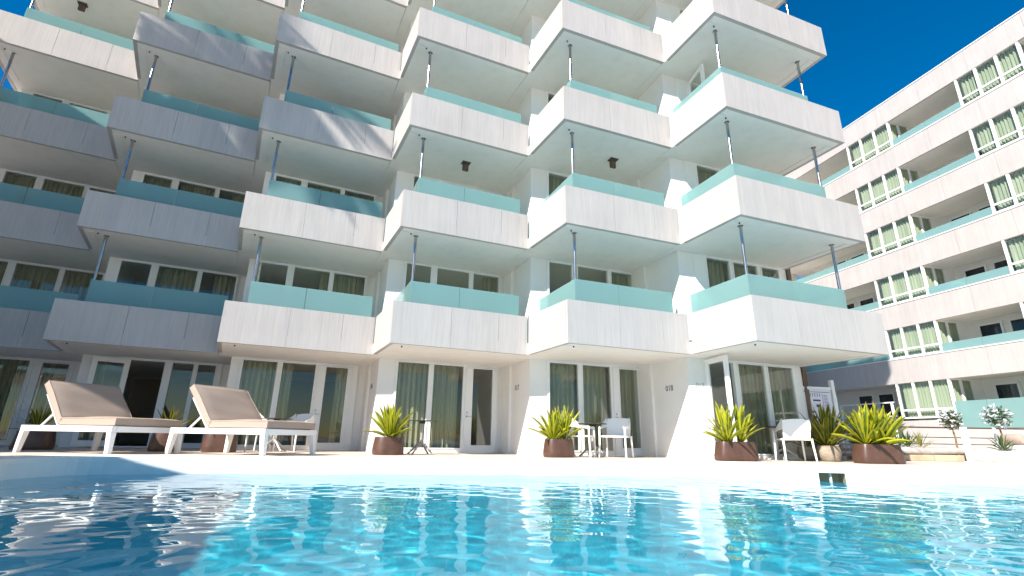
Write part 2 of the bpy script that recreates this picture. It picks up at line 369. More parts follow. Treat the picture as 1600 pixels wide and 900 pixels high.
for i in range(NP):
    j = (i+1) % NP
    ins = [poly[q]-nrm[q]*0.003 for q in (i, j)]
    def P3(p, z): return (p.x, p.y, z)
    mb.add([P3(ins[0], 0.012), P3(ins[1], 0.012), P3(cop_out[j], 0.012), P3(cop_out[i], 0.012)], [(0, 1, 2, 3)])
    mb.add([P3(ins[0], 0.012), P3(ins[1], 0.012), P3(ins[1], -0.05), P3(ins[0], -0.05)], [(0, 1, 2, 3)])
    mb.add([P3(ins[0], -0.05), P3(ins[1], -0.05), P3(poly[j], -0.05), P3(poly[i], -0.05)], [(0, 1, 2, 3)])
    mb.add([P3(cop_out[i], 0.012), P3(cop_out[j], 0.012), P3(cop_out[j], -0.03), P3(cop_out[i], -0.03)], [(0, 1, 2, 3)])
tag(mb.build('pool_coping', 'coping'), kind='structure')
tag(ring('pool_deck', cop_out, sq(45), 0.0, 'deck'), kind='structure')
tag(ring('ground', sq(44.9), sq(2500), -0.06, 'ground'), kind='structure')
# pool shell
mbw = MB(); mbl = MB()
for i in range(NP):
    j = (i+1) % NP; a, b_ = poly[i], poly[j]
    zs = [(-0.05, -0.30)]
    if i == isk: zs = [(-0.05, -0.10)]
    for (t, u) in zs:
        mbw.add([(a.x, a.y, t), (b_.x, b_.y, t), (b_.x, b_.y, u), (a.x, a.y, u)], [(0, 1, 2, 3)])
    t = -0.30
    if i == isk: t = -0.38
    mbl.add([(a.x, a.y, t), (b_.x, b_.y, t), (b_.x, b_.y, FLOOR_Z), (a.x, a.y, FLOOR_Z)], [(0, 1, 2, 3)])
mbl.add([(p.x, p.y, FLOOR_Z) for p in poly], geometry.tessellate_polygon([[Vector((p.x, p.y, 0)) for p in poly]]))
tag(mbw.build('pool_wall_band', 'pool_band'), kind='structure')
tag(mbl.build('pool_basin', 'pool_liner'), kind='structure')
# skimmer box let into the wall
mb = MB(); a, b_ = poly[isk], poly[isk+1]; nv = nrm[isk]*0.32
def P3(p, z): return (p.x, p.y, z)
zt, zb_ = -0.10, -0.38
mb.add([P3(a, zt), P3(b_, zt), P3(b_+nv, zt), P3(a+nv, zt), P3(a, zb_), P3(b_, zb_), P3(b_+nv, zb_), P3(a+nv, zb_)],
       [(0, 1, 2, 3), (4, 5, 6, 7), (0, 3, 7, 4), (1, 2, 6, 5), (3, 2, 6, 7)])
mat('skimmer', (0.42, 0.37, 0.25), 0.6)
sk = mb.build('pool_skimmer', 'skimmer'); tag(sk, 'square skimmer opening with a tan lining in the white pool wall', 'skimmer')
mbf = MB(); mid = (a+b_)/2+nv*0.3
mbf.box(mid.x-0.012, mid.x+0.012, mid.y-0.02, mid.y+0.02, -0.38, -0.10); mbf.build('divider', 'pool_band', sk)

# water: a real rippled surface
mm = bpy.data.materials.new('water'); mm.use_nodes = True; n = mm.node_tree.nodes; l = mm.node_tree.links; n.clear(); MT['water'] = mm
o = n.new('ShaderNodeOutputMaterial'); g = n.new('ShaderNodeBsdfGlass'); g.inputs['Roughness'].default_value = 0.0; g.inputs['IOR'].default_value = 1.33
g.inputs['Color'].default_value = (0.93, 0.99, 1.0, 1); l.new(g.outputs[0], o.inputs[0])
rng = np.random.default_rng(5)
def waves(X, Y):
    Z = np.zeros_like(X)
    for lam, amp, cnt in ((2.4, 0.0015, 7), (1.1, 0.0010, 9), (0.5, 0.00085, 14), (0.25, 0.00050, 16), (0.15, 0.00020, 14)):
        for _ in range(cnt):
            th = rng.normal(1.2, 0.9); k = 2*math.pi/(lam*rng.uniform(0.75, 1.3)); ph = rng.uniform(0, 6.28)
            Z += amp/math.sqrt(cnt/4)*np.sin(k*(math.cos(th)*X+math.sin(th)*Y)+ph)
    return Z
xs = np.arange(-8.6, 14.4, 0.04); ys = np.concatenate([np.arange(-7.2, 0.6, 0.3), np.arange(0.6, 9.8, 0.036)])
GX, GY = np.meshgrid(xs, ys)
px_ = np.array([[p.x+nn.x*0.06, p.y+nn.y*0.06] for p, nn in zip(poly, nrm)])
ins = np.zeros(GX.shape, bool)
for i in range(NP):
    (x1, y1), (x2, y2) = px_[i], px_[(i+1) % NP]
    c_ = ((y1 > GY) != (y2 > GY)) & (GX < (x2-x1)*(GY-y1)/(y2-y1+1e-12)+x1); ins ^= c_
idx = -np.ones(GX.shape, int); idx[ins] = np.arange(ins.sum())
GZ = WATER_Z+waves(GX, GY)
vv = np.stack([GX[ins], GY[ins], GZ[ins]], 1)
q = np.stack([idx[:-1, :-1], idx[:-1, 1:], idx[1:, 1:], idx[1:, :-1]], -1).reshape(-1, 4); q = q[(q >= 0).all(1)]
me = bpy.data.meshes.new('pool_water'); me.from_pydata(vv.tolist(), [], q.tolist()); me.polygons.foreach_set('use_smooth', [True]*len(me.polygons))
me.materials.append(MT['water']); wo = bpy.data.objects.new('pool_water', me); COL.objects.link(wo); tag(wo, kind='structure')
wo.cycles.is_caustics_caster = True
for ob_ in bpy.data.objects:
    if ob_.name in ('pool_basin', 'pool_wall_band'): ob_.cycles.is_caustics_receiver = True
sd.cycles.is_caustics_light = True

# ------------------------------------------------------------------ the hotel
def curtain(mb, f, a0, a1, b, z0, z1, amp=0.055, wl_=0.16, gather=0.0):
    n_ = max(8, int((a1-a0)/0.018)); vs = []; fs = []; ph = random.uniform(0, 6); ph2 = random.uniform(0, 6)
    zs = [z0, z0+(z1-z0)*0.5, z1]
    for i in range(n_+1):
        a = a0+(a1-a0)*i/n_
        for j, z in enumerate(zs):
            k = (1.0, 0.9, 0.55)[j]
            off = amp*k*(math.sin(2*math.pi*a/wl_+ph+0.9*math.sin(3.1*a+ph2))+0.4*math.sin(2*math.pi*a/(wl_*0.47)+ph2))
            vs.append(f.T(a, b+off, z))
    for i in range(n_):
        for j in range(2):
            o_ = i*3+j; fs.append((o_, o_+3, o_+4, o_+1))
    mb.add(vs, fs)
def window_unit(k, b, A0, A1, cells, z0, z1, cur, leaf=None, door=None, name='window', inset=0.0):
    """cells: (a0,a1,sill) glass openings in a white frame; cur: list of (a0,a1) curtain stretches"""
    f = F[k]; mb = MB(); t0, t1 = b-0.03, b+0.05; top = 0.07
    f.box(mb, A0, A1, t0, t1, z1-top, z1)
    ed = [A0]
    for c in cells: ed += [c[0], c[1]]
    ed.append(A1)
    for i in range(0, len(ed), 2):
        if ed[i+1]-ed[i] > 0.001: f.box(mb, ed[i], ed[i+1], t0, t1, z0, z1-top)
    for c in cells: f.box(mb, c[0], c[1], t0, t1, z0, z0+c[2])
    # sash lines
    for c in cells:
        for (x0, x1) in ((c[0]-0.035, c[0]-0.0), (c[1], c[1]+0.035)):
            f.box(mb, x0, x1, t0-0.018, t0, z0+c[2]-0.03, z1-top+0.03)
        f.box(mb, c[0], c[1], t0-0.018, t0, z1-top, z1-top+0.03)
        f.box(mb, c[0], c[1], t0-0.018, t0, z0+c[2]-0.03, z0+c[2])
    fo = hb(mb, name, 'frame_white')
    for i, c in enumerate(cells):
        if leaf is not None and i == leaf: continue
        mg = MB(); f.box(mg, c[0], c[1], b, b+0.012, z0+c[2], z1-top)
        hb(mg, 'pane', 'pane', fo)
    for (c0, c1) in cur:
        mc = MB(); curtain(mc, f, c0, c1, b+0.22, z0+0.03, z1-0.05); hb(mc, 'curtain', 'curtain', fo)
    if door is not None:
        mh = MB(); f.box(mh, door-0.02, door+0.02, t0-0.035, t0-0.018, ZD+1.12, ZD+1.16); f.box(mh, door-0.022, door+0.022, t0-0.035, t0-0.018, ZD+1.0, ZD+1.05)
        f.box(mh, door-0.012, door+0.13, t0-0.075, t0-0.055, ZD+1.02, ZD+1.035); f.box(mh, door-0.012, door+0.01, t0-0.06, t0-0.03, ZD+1.02, ZD+1.035)
        hb(mh, 'door_handle', 'handle_metal', fo)
    return fo
def open_leaf(f, hinge_a, b, width, ang, z0, z1, left=0):
    """a glazed door leaf hinged at (hinge_a,b), swung outward; ang is measured from the wall plane"""
    o_ = f.p(hinge_a, b); u = (f.u*math.cos(ang)*(-1 if not left else -1)-f.w*math.sin(ang)); g_ = Fr(o_, u)
    mb = MB(); fr_ = 0.13
    g_.box(mb, 0, width, -0.03, 0.03, z1-fr_, z1); g_.box(mb, 0, width, -0.03, 0.03, z0, z0+fr_+0.03)
    g_.box(mb, 0, fr_, -0.03, 0.03, z0+fr_+0.03, z1-fr_); g_.box(mb, width-fr_, width, -0.03, 0.03, z0+fr_+0.03, z1-fr_)
    fo = hb(mb, 'door', 'frame_white'); mg = MB(); g_.box(mg, fr_, width-fr_, -0.006, 0.006, z0+fr_+0.03, z1-fr_); hb(mg, 'pane', 'pane', fo)
    mh = MB()
    for s_ in (-1, 1):
        g_.box(mh, width-0.09, width-0.05, s_*0.03, s_*0.05, z0+1.08, z0+1.13); g_.box(mh, width-0.09, width-0.05, s_*0.03, s_*0.05, z0+0.95, z0+1.0)
        g_.box(mh, width-0.2, width-0.06, s_*0.06, s_*0.08, z0+0.965, z0+0.985)
        g_.box(mh, width-0.08, width-0.06, s_*0.05, s_*0.06, z0+0.965, z0+0.985)
    hb(mh, 'door_handle', 'handle_metal', fo)
    return fo

OFF = dict(A=0.0, B=0.0, C=0.02, D=0.12, E=0.16, F=0.0)
WALLS = MB()
for i, k in enumerate(BAYS):
    f = F[k]; off = OFF[k]; bk = BACK[k]; Lk = LEN[k]
    nxt = BAYS[i+1] if i < 5 else 'G'
    # party walls and piers, full height
    ztop = Z0+FL*NFL+0.3
    f.box(WALLS, 0.2, 0.42, bk, 8.6, ZD, ztop)
    f.box(WALLS, 0.13, 0.2, 4.0, 8.6, ZD, ztop)
    a0 = 0.42; A0 = 0.56+off; A1 = 3.72+off
    if k == 'F': A0, A1 = 0.72, 4.03
    if k in 'ABC': A0 = 0.45
    if A0 > a0: f.box(WALLS, a0, A0, bk, bk+0.25, ZD, ztop)
    e = ENDA[k]
    if e-A1 > 0.01:
        f.box(WALLS, A1, e+0.1, bk+0.05, bk+0.25, ZD, ztop)
    if k == 'F': f.box(WALLS, 4.03, 4.25, bk-0.01, 8.6, ZD, ztop)
    # balconies
    for r in range(1, NFL+1):
        zb = Z0+FL*(r-1)
        mb = MB(); pl = [Pp[k]+f.u*0.02+f.w*0.02, Qq[k], Wp[nxt], Wp[k]]
        mb.prism([(p.x, p.y) for p in pl], zb+0.014, zb+0.30, W)
        bal = hb(mb, 'balcony', 'soffit')
        # soffit trim: flush border strip with a drip joint
        mt = MB()
        rr = Fr(Pp[k], -rdir[k])
        f.box(mt, 0.10, Lk-0.02 if k != 'F' else Lk-0.10, 0.10, 0.30, zb, zb+0.012)
        rl = (Qq[BAYS[i-1]]-Pp[k]).length if i else 2.1
        rf = Fr(Pp[k], rdir[k])         # along the return, w points to the left/outside
        rf.box(mt, 0.32, rl, -0.30, -0.10, zb, zb+0.012)
        if k == 'F':
            f.box(mt, Lk-0.30, Lk-0.10, 0.32, 2.4, zb, zb+0.012)
        hb(mt, 'soffit_trim', 'soffit', bal)
        # small drain outlet near the corner
        md = MB(); md.tube([f.T(0.36, 0.40, zb+0.02), f.T(0.36, 0.40, zb-0.02)], 0.017, 8); hb(md, 'drain', 'black_plastic', bal)
        # fascia panels
        def fascia(fr_, x0, x1, b0, b1, cuts):
            mf = MB(); g_ = 0.0035; xs_ = [x0]+list(cuts)+[x1]
            for q0, q1 in zip(xs_[:-1], xs_[1:]):
                fr_.box(mf, q0+(g_ if q0 != x0 else 0), q1-(g_ if q1 != x1 else 0), b0, b1, zb, zb+FH)
            return hb(mf, 'fascia', 'cladding', bal)
        fascia(f, 0, Lk-0.003, 0, 0.10, (Lk*0.41, Lk*0.77) if k != 'F' else (Lk*0.31, Lk*0.65))
        if k == 'F':
            fascia(Fr(Qq['F'], f.w), 0.103, 2.46, 0.0, 0.10, (1.3,))
        if i:
            fascia(rf, 0.103, rl-0.104, -0.10, 0.0, ())
        else:
            fascia(rf, 0.103, 4.4, -0.10, 0.0, (1.5, 3.0))
        # glass rail
        mg = MB(); zg0, zg1 = zb+0.30, zb+FH+0.70; g0 = 0.47; jt = Lk*0.5
        ge = Lk-0.05 if k != 'F' else Lk-0.52
        f.box(mg, g0, jt-0.006, 0.46, 0.476, zg0, zg1); f.box(mg, jt+0.006, ge, 0.46, 0.476, zg0, zg1)
        f.box(mg, g0, g0+0.016, 0.48, bk-0.04, zg0, zg1)
        if k == 'F': f.box(mg, ge-0.016, ge, 0.48, bk-0.04, zg0, zg1)
        hb(mg, 'glass_rail', 'frosted', bal)
        # posts from this balcony to the soffit above
        zc = zb+FL+0.014 if r < NFL else zb+2.6
        for a_ in ([0.52] if k != 'F' else [0.52, Lk-0.57]):
            mp_ = MB(); mp_.tube([f.T(a_, 0.53, zb+0.30), f.T(a_, 0.53, zc)], 0.034, 12)
            for zz in (zb+0.30, zc-0.012): mp_.tube([f.T(a_, 0.53, zz), f.T(a_, 0.53, zz+0.011)], 0.06, 12)
            hb(mp_, 'post', 'steel', bal, smooth=True)
        # window of this storey
        if r < NFL:
            zw0, zw1 = zb+0.30, zb+FL+0.014
            if k == 'F': cells = [(1.17, 2.0, 0.13), (2.15, 3.06, 0.13), (3.24, 3.92, 0.13)]
            else: cells = [(A0+0.07, A0+0.83, 0.13), (A0+1.03, A0+2.08, 0.13), (A0+2.22, min(A1-0.06, A0+3.2), 0.13)]
            rnd = random.random
            cur = []
            for c in cells:
                q_ = rnd()
                if q_ < 0.62: cur.append((c[0]-0.03, c[1]+0.03))
                elif q_ < 0.82: cur.append((c[0]+(c[1]-c[0])*rnd()*0.6, c[1]+0.03))
            leaf = None
            if (k, r) == ('C', 1): leaf = 0; cur = [(cells[1][0]+0.8, cells[2][1])]
            if (k, r) == ('E', 1): cur = [(cells[2][0], cells[2][1])]
            if (k, r) == ('F', 3): leaf = 0
            window_unit(k, bk, A0, A1, cells, zw0, zw1, cur, leaf)
            if (k, r) == ('C', 1): open_leaf(f, cells[0][0], bk-0.04, 0.72, R(84), zw0+0.02, zw1-0.1, 1)
            if (k, r) == ('F', 3): open_leaf(f, cells[0][0], bk-0.04, 0.9, R(78), zw0+0.02, zw1-0.1, 1)
    # ground floor
    zw0, zw1 = ZD, Z0+0.014
    if k == 'F':
        cells = [(0.85, 1.7, 0.05), (1.88, 2.80, 0.14), (2.95, 3.86, 0.14)]
        window_unit(k, bk, A0, A1, cells, zw0, zw1, [(1.82, 2.86), (2.9, 3.92)], leaf=0)
        open_leaf(f, 0.75, bk-0.05, 0.95, R(80), ZD+0.03, zw1-0.06, 1)
    elif k == 'B':
        cells = [(A0+0.1, A0+0.75, 0.14), (A0+0.85, A0+1.75, 0.04), (A0+1.95, A0+2.5, 0.14), (A0+2.62, A0+3.1, 0.14)]
        window_unit(k, bk, A0, A1, cells, zw0, zw1, [(A0+0.08, A0+0.3)], leaf=1)
        open_leaf(f, A0+0.9, bk-0.05, 0.88, R(14), ZD+0.03, zw1-0.06)
    else:
        w0 = A0+0.06
        cells = [(w0, w0+0.90, 0.14), (w0+1.05, w0+1.97, 0.14), (w0+2.28, w0+2.92, 0.22)]
        cur = {'A': [(w0, w0+0.9), (w0+1.05, w0+1.95), (w0+2.28, w0+2.55)], 'C': [(w0-.02, w0+.93), (w0+1.0, w0+1.35), (w0+2.62, w0+2.94)],
               'D': [(w0-.03, w0+.94), (w0+1.0, w0+1.90)], 'E': [(w0-.03, w0+.94), (w0+1.0, w0+1.99), (w0+2.5, w0+2.94)]}[k]
        window_unit(k, bk, A0, A1, cells, zw0, zw1, cur, door=w0+2.12)
        # door leaf joint: a shallow rebate frame
        md = MB(); x0, x1 = w0+2.05, w0+3.05
        for q in ((x0, x0+0.03), (x1-0.03, x1)): f.box(md, q[0], q[1], bk-0.062, bk-0.031, ZD+0.03, zw1-0.08)
        f.box(md, x0+0.03, x1-0.03, bk-0.062, bk-0.031, zw1-0.11, zw1-0.08)
        hb(md, 'door_trim', 'frame_white')
hb(WALLS, 'wall', 'plaster')
# rooms: floors, back wall
bdir = Vector((-0.38, 0.925)).normalized()
mb = MB(); mf = MB()
wl2 = [Wp[k] for k in BAYS]+[Wp['G']]
for r in range(0, NFL+1):
    zb = Z0+FL*(r-1)
    for q0, q1 in zip(wl2[:-1], wl2[1:]):
        pl = [q0, q1, q1+bdir*5.2, q0+bdir*5.2]
        if r == 0: mf.prism([(p.x, p.y) for p in pl], ZD-0.2, ZD+0.006, W)
        else: mb.prism([(p.x, p.y) for p in pl], zb+0.014, zb+0.30, W)
hb(mb, 'floor_slab', 'soffit'); hb(mf, 'room_floor', 'interior_floor')
mb = MB()
for q0, q1 in zip(wl2[:-1], wl2[1:]):
    pl = [q0+bdir*5.2, q1+bdir*5.2, q1+bdir*5.5, q0+bdir*5.5]; mb.prism([(p.x, p.y) for p in pl], ZD, Z0+FL*NFL+0.3, W)
hb(mb, 'back_wall', 'interior')
# ceiling lamps seen on two soffits, brown edge board
for (k, r, x, y) in (('D', 3, -1.489, 13.457), ('E', 3, 2.997, 13.135), ('A', 5, -15.0, 13.5)):
    f = F[k]; d = Vector((x, y))-f.o; a_, b2 = d.dot(f.u), d.dot(f.w); zc = Z0+FL*(r-1)+0.014
    mb = MB(); f.box(mb, a_-0.13, a_+0.13, b2-0.10, b2+0.10, zc-0.03, zc)
    f.box(mb, a_-0.09, a_+0.09, b2-0.0, b2+0.07, zc-0.26, zc-0.03)
    f.box(mb, a_-0.07, a_+0.07, b2-0.02, b2-0.0, zc-0.23, zc-0.05)
    hb(mb, 'ceiling_lamp', 'lamp_brown')
mb = MB(); F['F'].box(mb, 4.265, 4.42, 2.45, 2.60, ZD, Z0+FL*NFL); hb(mb, 'edge_board', 'brown_board')
# room numbers on the return walls
def room_no(k, s, b2, z, a_=0.2):
    f = F[k]; o_ = f.T(a_, b2, z)
    X = Vector((-f.w.x, -f.w.y, 0)); Yv = Vector((0, 0, 1)); Nv = Vector((-f.u.x, -f.u.y, 0))
    M = Matrix((( X.x, Yv.x, Nv.x, o_.x), (X.y, Yv.y, Nv.y, o_.y), (X.z, Yv.z, Nv.z, o_.z), (0, 0, 0, 1)))
    return text(s, 0.19, 'room_number', 'black_plastic', hotel, hotel_inv @ M)
room_no('D', '016', 3.55, 1.43); room_no('E', '017', 3.55, 1.43); room_no('F', '018', 3.3, 1.40)
f = F['F']; o_ = f.T(0.55, BACK['F']-0.002, 1.42)
M = Matrix(((f.u.x, 0, -f.w.x, o_.x), (f.u.y, 0, -f.w.y, o_.y), (0, 1, 0, o_.z), (0, 0, 0, 1))).normalized() if False else None
M = Matrix.Identity(4)
for i_, c_ in enumerate((Vector((f.u.x, f.u.y, 0)), Vector((0, 0, 1)), Vector((-f.w.x, -f.w.y, 0)))):
    for j_ in range(3): M[j_][i_] = c_[j_]
M.translation = o_
text('019', 0.17, 'room_number', 'grey_metal', hotel, hotel_inv @ M)

# ------------------------------------------------------------------ the annex on the right
ANG = R(13.9186); OFFN, ZB = 27.324, 4.574
nv_ = Vector((math.cos(ANG), math.sin(ANG))); tv_ = Vector((-nv_.y, nv_.x))
class AFr:
    def box(s, mb, t0, t1, d0, d1, z0, z1):
        vs = []
        for z in (z0, z1):
            for d in (d0, d1):
                for t in (t0, t1):
                    q_ = nv_*(OFFN+d)+tv_*t; vs.append(W(q_.x, q_.y, z))
        mb.add(vs, [(0, 2, 3, 1), (4, 5, 7, 6), (0, 1, 5, 4), (2, 6, 7, 3), (0, 4, 6, 2), (1, 3, 7, 5)])
    def T(s, t, d, z): q_ = nv_*(OFFN+d)+tv_*t; return W(q_.x, q_.y, z)
A = AFr()
q_ = nv_*OFFN+tv_*18; base = W(q_.x, q_.y, -0.5)
annex = thing('annex_building', 'long white side wing with stone bands, bay windows and aqua glass balconies at right', 'building', base)
ainv = Matrix.Translation(-Vector(base))
def ab(mb, name, material, parent=None, **k):
    o = mb.build(name, material, None, **k); o.data.transform(ainv); o.parent = parent if parent else annex; return o
T0, T1 = -10.0, 27.6; BH = 1.30
PER = 6.43; bays_t = [18.87+PER*j for j in (1, 0, -1, -2, -3, -4)]      # each window bay spans [t, t+2.78]
for r in range(0, 6):
    zt_ = ZB+FL*r
    mb = MB(); cuts = [T0]+[T0+2.45*q for q in range(1, 16) if T0+2.45*q < T1]+[T1]
    for c0, c1 in zip(cuts[:-1], cuts[1:]): A.box(mb, c0+0.005, c1-0.005, 0, 0.12, zt_-BH, zt_)
    A.box(mb, T1, T1+0.1, -6, 0.12, zt_-BH, zt_)
    bd = ab(mb, 'fascia', 'cladding')
    mb = MB(); A.box(mb, T0, T1+0.1, -0.03, 0.16, zt_+0.001, zt_+0.05); A.box(mb, T1-0.03, T1+0.14, -6, -0.03, zt_+0.001, zt_+0.05); ab(mb, 'coping_strip', 'frame_white', bd)
    mb = MB(); A.box(mb, T0, T1+2.0, 0.125, 9, zt_-BH+0.05, zt_-BH+0.3); A.box(mb, T1+0.105, T1+3, -6, 0.125, zt_-BH+0.05, zt_-BH+0.3); ab(mb, 'slab', 'soffit')
mb = MB(); A.box(mb, T0, T1, 2.2, 2.4, -0.5, ZB+15); A.box(mb, T1+1.6, T1+1.8, -6, 2.2, -0.5, ZB+15); A.box(mb, T0-0.3, T0, 0.1, 9, -.5, ZB+15); A.box(mb, T0, T1+2, 8.8, 9, -.5, ZB+15)
ab(mb, 'wall', 'plaster')
mb = MB(); A.box(mb, T0, 16.0, 0.02, 0.14, -0.8, 0.86); A.box(mb, 16.0, 22.1, 0.02, 0.14, -0.8, 1.30); ab(mb, 'base_wall', 'cladding')
def abay(t, z0, z1, ground=False):
    """projecting window bay, front flush with the bands, side lights looking into the balconies"""
    w = 2.78; mb = MB(); d0, d1 = 0.02, 0.10; tr = z0+0.44
    zs = z1-0.06
    cells = [(t+0.10+j*0.90, t+0.10+j*0.90+0.78) for j in range(3)]
    A.box(mb, t, t+w, d0, d1, zs, z1); A.box(mb, t, t+w, d0-0.02, d1, z0, z0+0.07); A.box(mb, t, t+w, d0, d1, tr-0.045, tr+0.045)
    ed = [t]+[e_ for c in cells for e_ in c]+[t+w]
    for j in range(0, len(ed), 2):
        for (u0, u1) in ((z0+0.07, tr-0.045), (tr+0.045, zs)): A.box(mb, ed[j], ed[j+1], d0, d1, u0, u1)
    # side frames
    for side in (t, t+w-0.08):
        sd_ = [(0.10, 0.16), (0.72, 0.86), (1.45, 2.2)]
        for (u0, u1) in sd_: A.box(mb, side, side+0.08, u0, u1, z0, z1)
        for (u0, u1) in ((0.16, 0.72), (0.86, 1.45)):
            A.box(mb, side, side+0.08, u0, u1, z0, z0+0.1); A.box(mb, side, side+0.08, u0, u1, z1-0.1, z1)
    fo = ab(mb, 'window', 'frame_white')
    for c in cells:
        mg = MB()
        for (u0, u1) in ((z0+0.07, tr-0.045), (tr+0.045, zs)): A.box(mg, c[0], c[1], 0.055, 0.065, u0, u1)
        ab(mg, 'pane', 'pane', fo)
    for side in (t+0.04, t+w-0.04):
        mg = MB()
        for (u0, u1) in ((0.16, 0.72), (0.86, 1.45)): A.box(mg, side-0.005, side+0.005, u0, u1, z0+0.1, z1-0.1)
        ab(mg, 'pane', 'pane', fo)
    mc = MB(); vs = []; fs = []; n_ = 170; ph = random.uniform(0, 6)
    path = [(t+0.16, 1.5), (t+0.16, 0.24), (t+w-0.16, 0.24), (t+w-0.16, 1.5)]
    tot = [1.26, w-0.32, 1.26]; Lt = sum(tot)
    for j in range(n_+1):
        s_ = Lt*j/n_; off = 0.045*math.sin(2*math.pi*s_/0.15+ph+math.sin(s_*2.3))
        if s_ < tot[0]: q0 = (path[0][0]+off, 1.5-s_)
        elif s_ < tot[0]+tot[1]: q0 = (path[1][0]+s_-tot[0], 0.26+off)
        else: q0 = (path[2][0]+off, 0.24+s_-tot[0]-tot[1])
        vs += [A.T(q0[0], q0[1], z0+0.08), A.T(q0[0], q0[1], z1-0.05)]
    for j in range(n_): fs.append((2*j, 2*j+2, 2*j+3, 2*j+1))
    mc.add(vs, fs); ab(mc, 'curtain', 'curtain_sage', fo)
for r in range(-1, 5):
    z0 = ZB+FL*r+0.05; z1 = ZB+FL*(r+1)-BH+0.049
    for t in bays_t:
        if t > 24: continue
        if r == -1: abay(t+0.02, z0-0.22, z1)
        else: abay(t, z0, z1)
    # recessed balconies between the bays: glass rail, back doors
    rec = [(bays_t[1]+2.78, T1)]+[(bays_t[j+1]+2.78, bays_t[j]) for j in range(1, 5)]
    for (u0, u1) in rec:
        if r >= 0:
            mg = MB(); mid_ = (u0+u1)/2; A.box(mg, u0+0.02, mid_-0.01, 0.05, 0.07, z0, z0+0.42); A.box(mg, mid_+0.01, u1-0.02, 0.05, 0.07, z0, z0+0.42)
            if u1 == T1: A.box(mg, T1+0.03, T1+0.05, -4, 0.05, z0, z0+0.42)
            ab(mg, 'glass_rail', 'frosted')
        elif u0 < 18:
            mg = MB(); mid_ = u0+(u1-u0)*0.62; A.box(mg, u0+0.02, mid_-0.01, -0.02, 0.0, 0.88, 2.15); A.box(mg, mid_+0.01, u1-0.02, -0.02, 0.0, 0.88, 2.15); ab(mg, 'glass_rail', 'frosted')
        mb = MB(); mgz = MB()
        for (v0, v1) in (((u0+u1)/2-1.1, (u0+u1)/2+0.0), ((u0+u1)/2+0.25, (u0+u1)/2+1.35)):
            zf = z0-1.0; zt2 = z1-0.25
            for (w0_, w1_, y0, y1) in ((v0, v0+0.1, zf, zt2), (v1-0.1, v1, zf, zt2), (v0+0.1, v1-0.1, zt2-0.1, zt2), (v0+0.1, v1-0.1, zf, zf+0.1)): A.box(mb, w0_, w1_, 2.12, 2.2, y0, y1)
            A.box(mgz, v0+0.1, v1-0.1, 2.15, 2.19, zf+0.1, zt2-0.1)
        fo = ab(mb, 'window', 'frame_white'); ab(mgz, 'pane', 'dark_glass', fo)
# back wing windows are hidden; lower screens left of the first bay
mb = MB()
for z in (0.55, 1.55, 2.3): A.box(mb, 22.2, T1, 0.3, 0.36, z, z+0.07)
for t in (22.3, 23.9, 25.6, 27.2): A.box(mb, t, t+0.1, 0.3, 0.4, -0.6, 2.37)
so = ab(mb, 'screen_frame', 'frame_white'); mg = MB(); A.box(mg, 22.3, T1, 0.32, 0.34, 0.62, 1.55); ab(mg, 'screen_glass', 'frosted', so)
mb = MB(); A.box(mb, 22.5, 23.5, 2.1, 2.19, -0.4, 1.9); ab(mb, 'door', 'dark_glass')
mb = MB()
for q in range(14): mb.tube([A.T(T0+2+q*2.6, 0.6, ZB+15.0), A.T(T0+2+q*2.6, 0.6, ZB+15.35)], 0.012, 5)
mb.tube([A.T(T0+2, 0.6, ZB+15.35), A.T(T0+36, 0.6, ZB+15.35)], 0.008, 5); ab(mb, 'roof_wire', 'grey_metal')

# ------------------------------------------------------------------ unseen neighbours and an added canopy that only cast shade on the left
wing = thing('neighbour_building', 'unseen plain white building at left, shaped to shade the left balconies', 'building', (-18, 5.6, 0))  # unseen neighbour, sized and placed to shade the left balconies
mb = MB()
x0, x1, y0, y1, H_ = -26.0, -13.2, 3.3, 8.0, 13.3
mb.box(x0, x1-0.14, y0+0.14, y1, 0, H_, Matrix.Translation((18, -5.6, 0)))
mb.build('wall', 'plaster', wing)
for r in range(1, 6):
    zz = 2.29+2.7*(r-1); mb = MB()
    Mx = Matrix.Translation((18, -5.6, 0))
    mb.box(x0, x1, y0, y0+0.12, zz, zz+0.93, Mx); mb.box(x1-0.12, x1, y0+0.125, y1, zz, zz+0.93, Mx); mb.box(x0, x1-0.125, y0+0.125, y1, zz, zz+0.25, Mx)
    mb.build('balcony', 'cladding', wing)
    mw = MB()
    for q in range(5): mw.box(x0+0.6+q*2.4, x0+2.4+q*2.4, y0+0.125, y0+0.135, zz+0.4, zz+2.5, Mx)
    mw.box(x1-0.135, x1-0.125, y0+1.2, y0+3.2, zz+0.4, zz+2.5, Mx)
    mw.build('window', 'dark_glass', wing)
occl = thing('added_shade_canopy', 'unseen flat white canopy added to shade the left of the pool', 'canopy', (-10, 2.5, 0))  # added out of view; its edge is shaped to shade the left water
mb = MB(); mb.prism([(-13, -2), (-4.0, -2), (-4.66, -0.23), (-5.36, 1.47), (-7.02, 5.5), (-13, 5.2)], 2.55, 2.67, lambda x, y, z: Vector((x+10, y-2.5, z))); mb.build('roof', 'plaster', occl)
for (x, y) in ((-12.6, -1.4), (-9.6, -1.4), (-8.6, 5.0), (-12.6, 4.8)):
    mb = MB(); mb.box(x+10-0.06, x+10+0.06, y-2.5-0.06, y-2.5+0.06, 0, 2.549); mb.build('post', 'white_metal', occl)

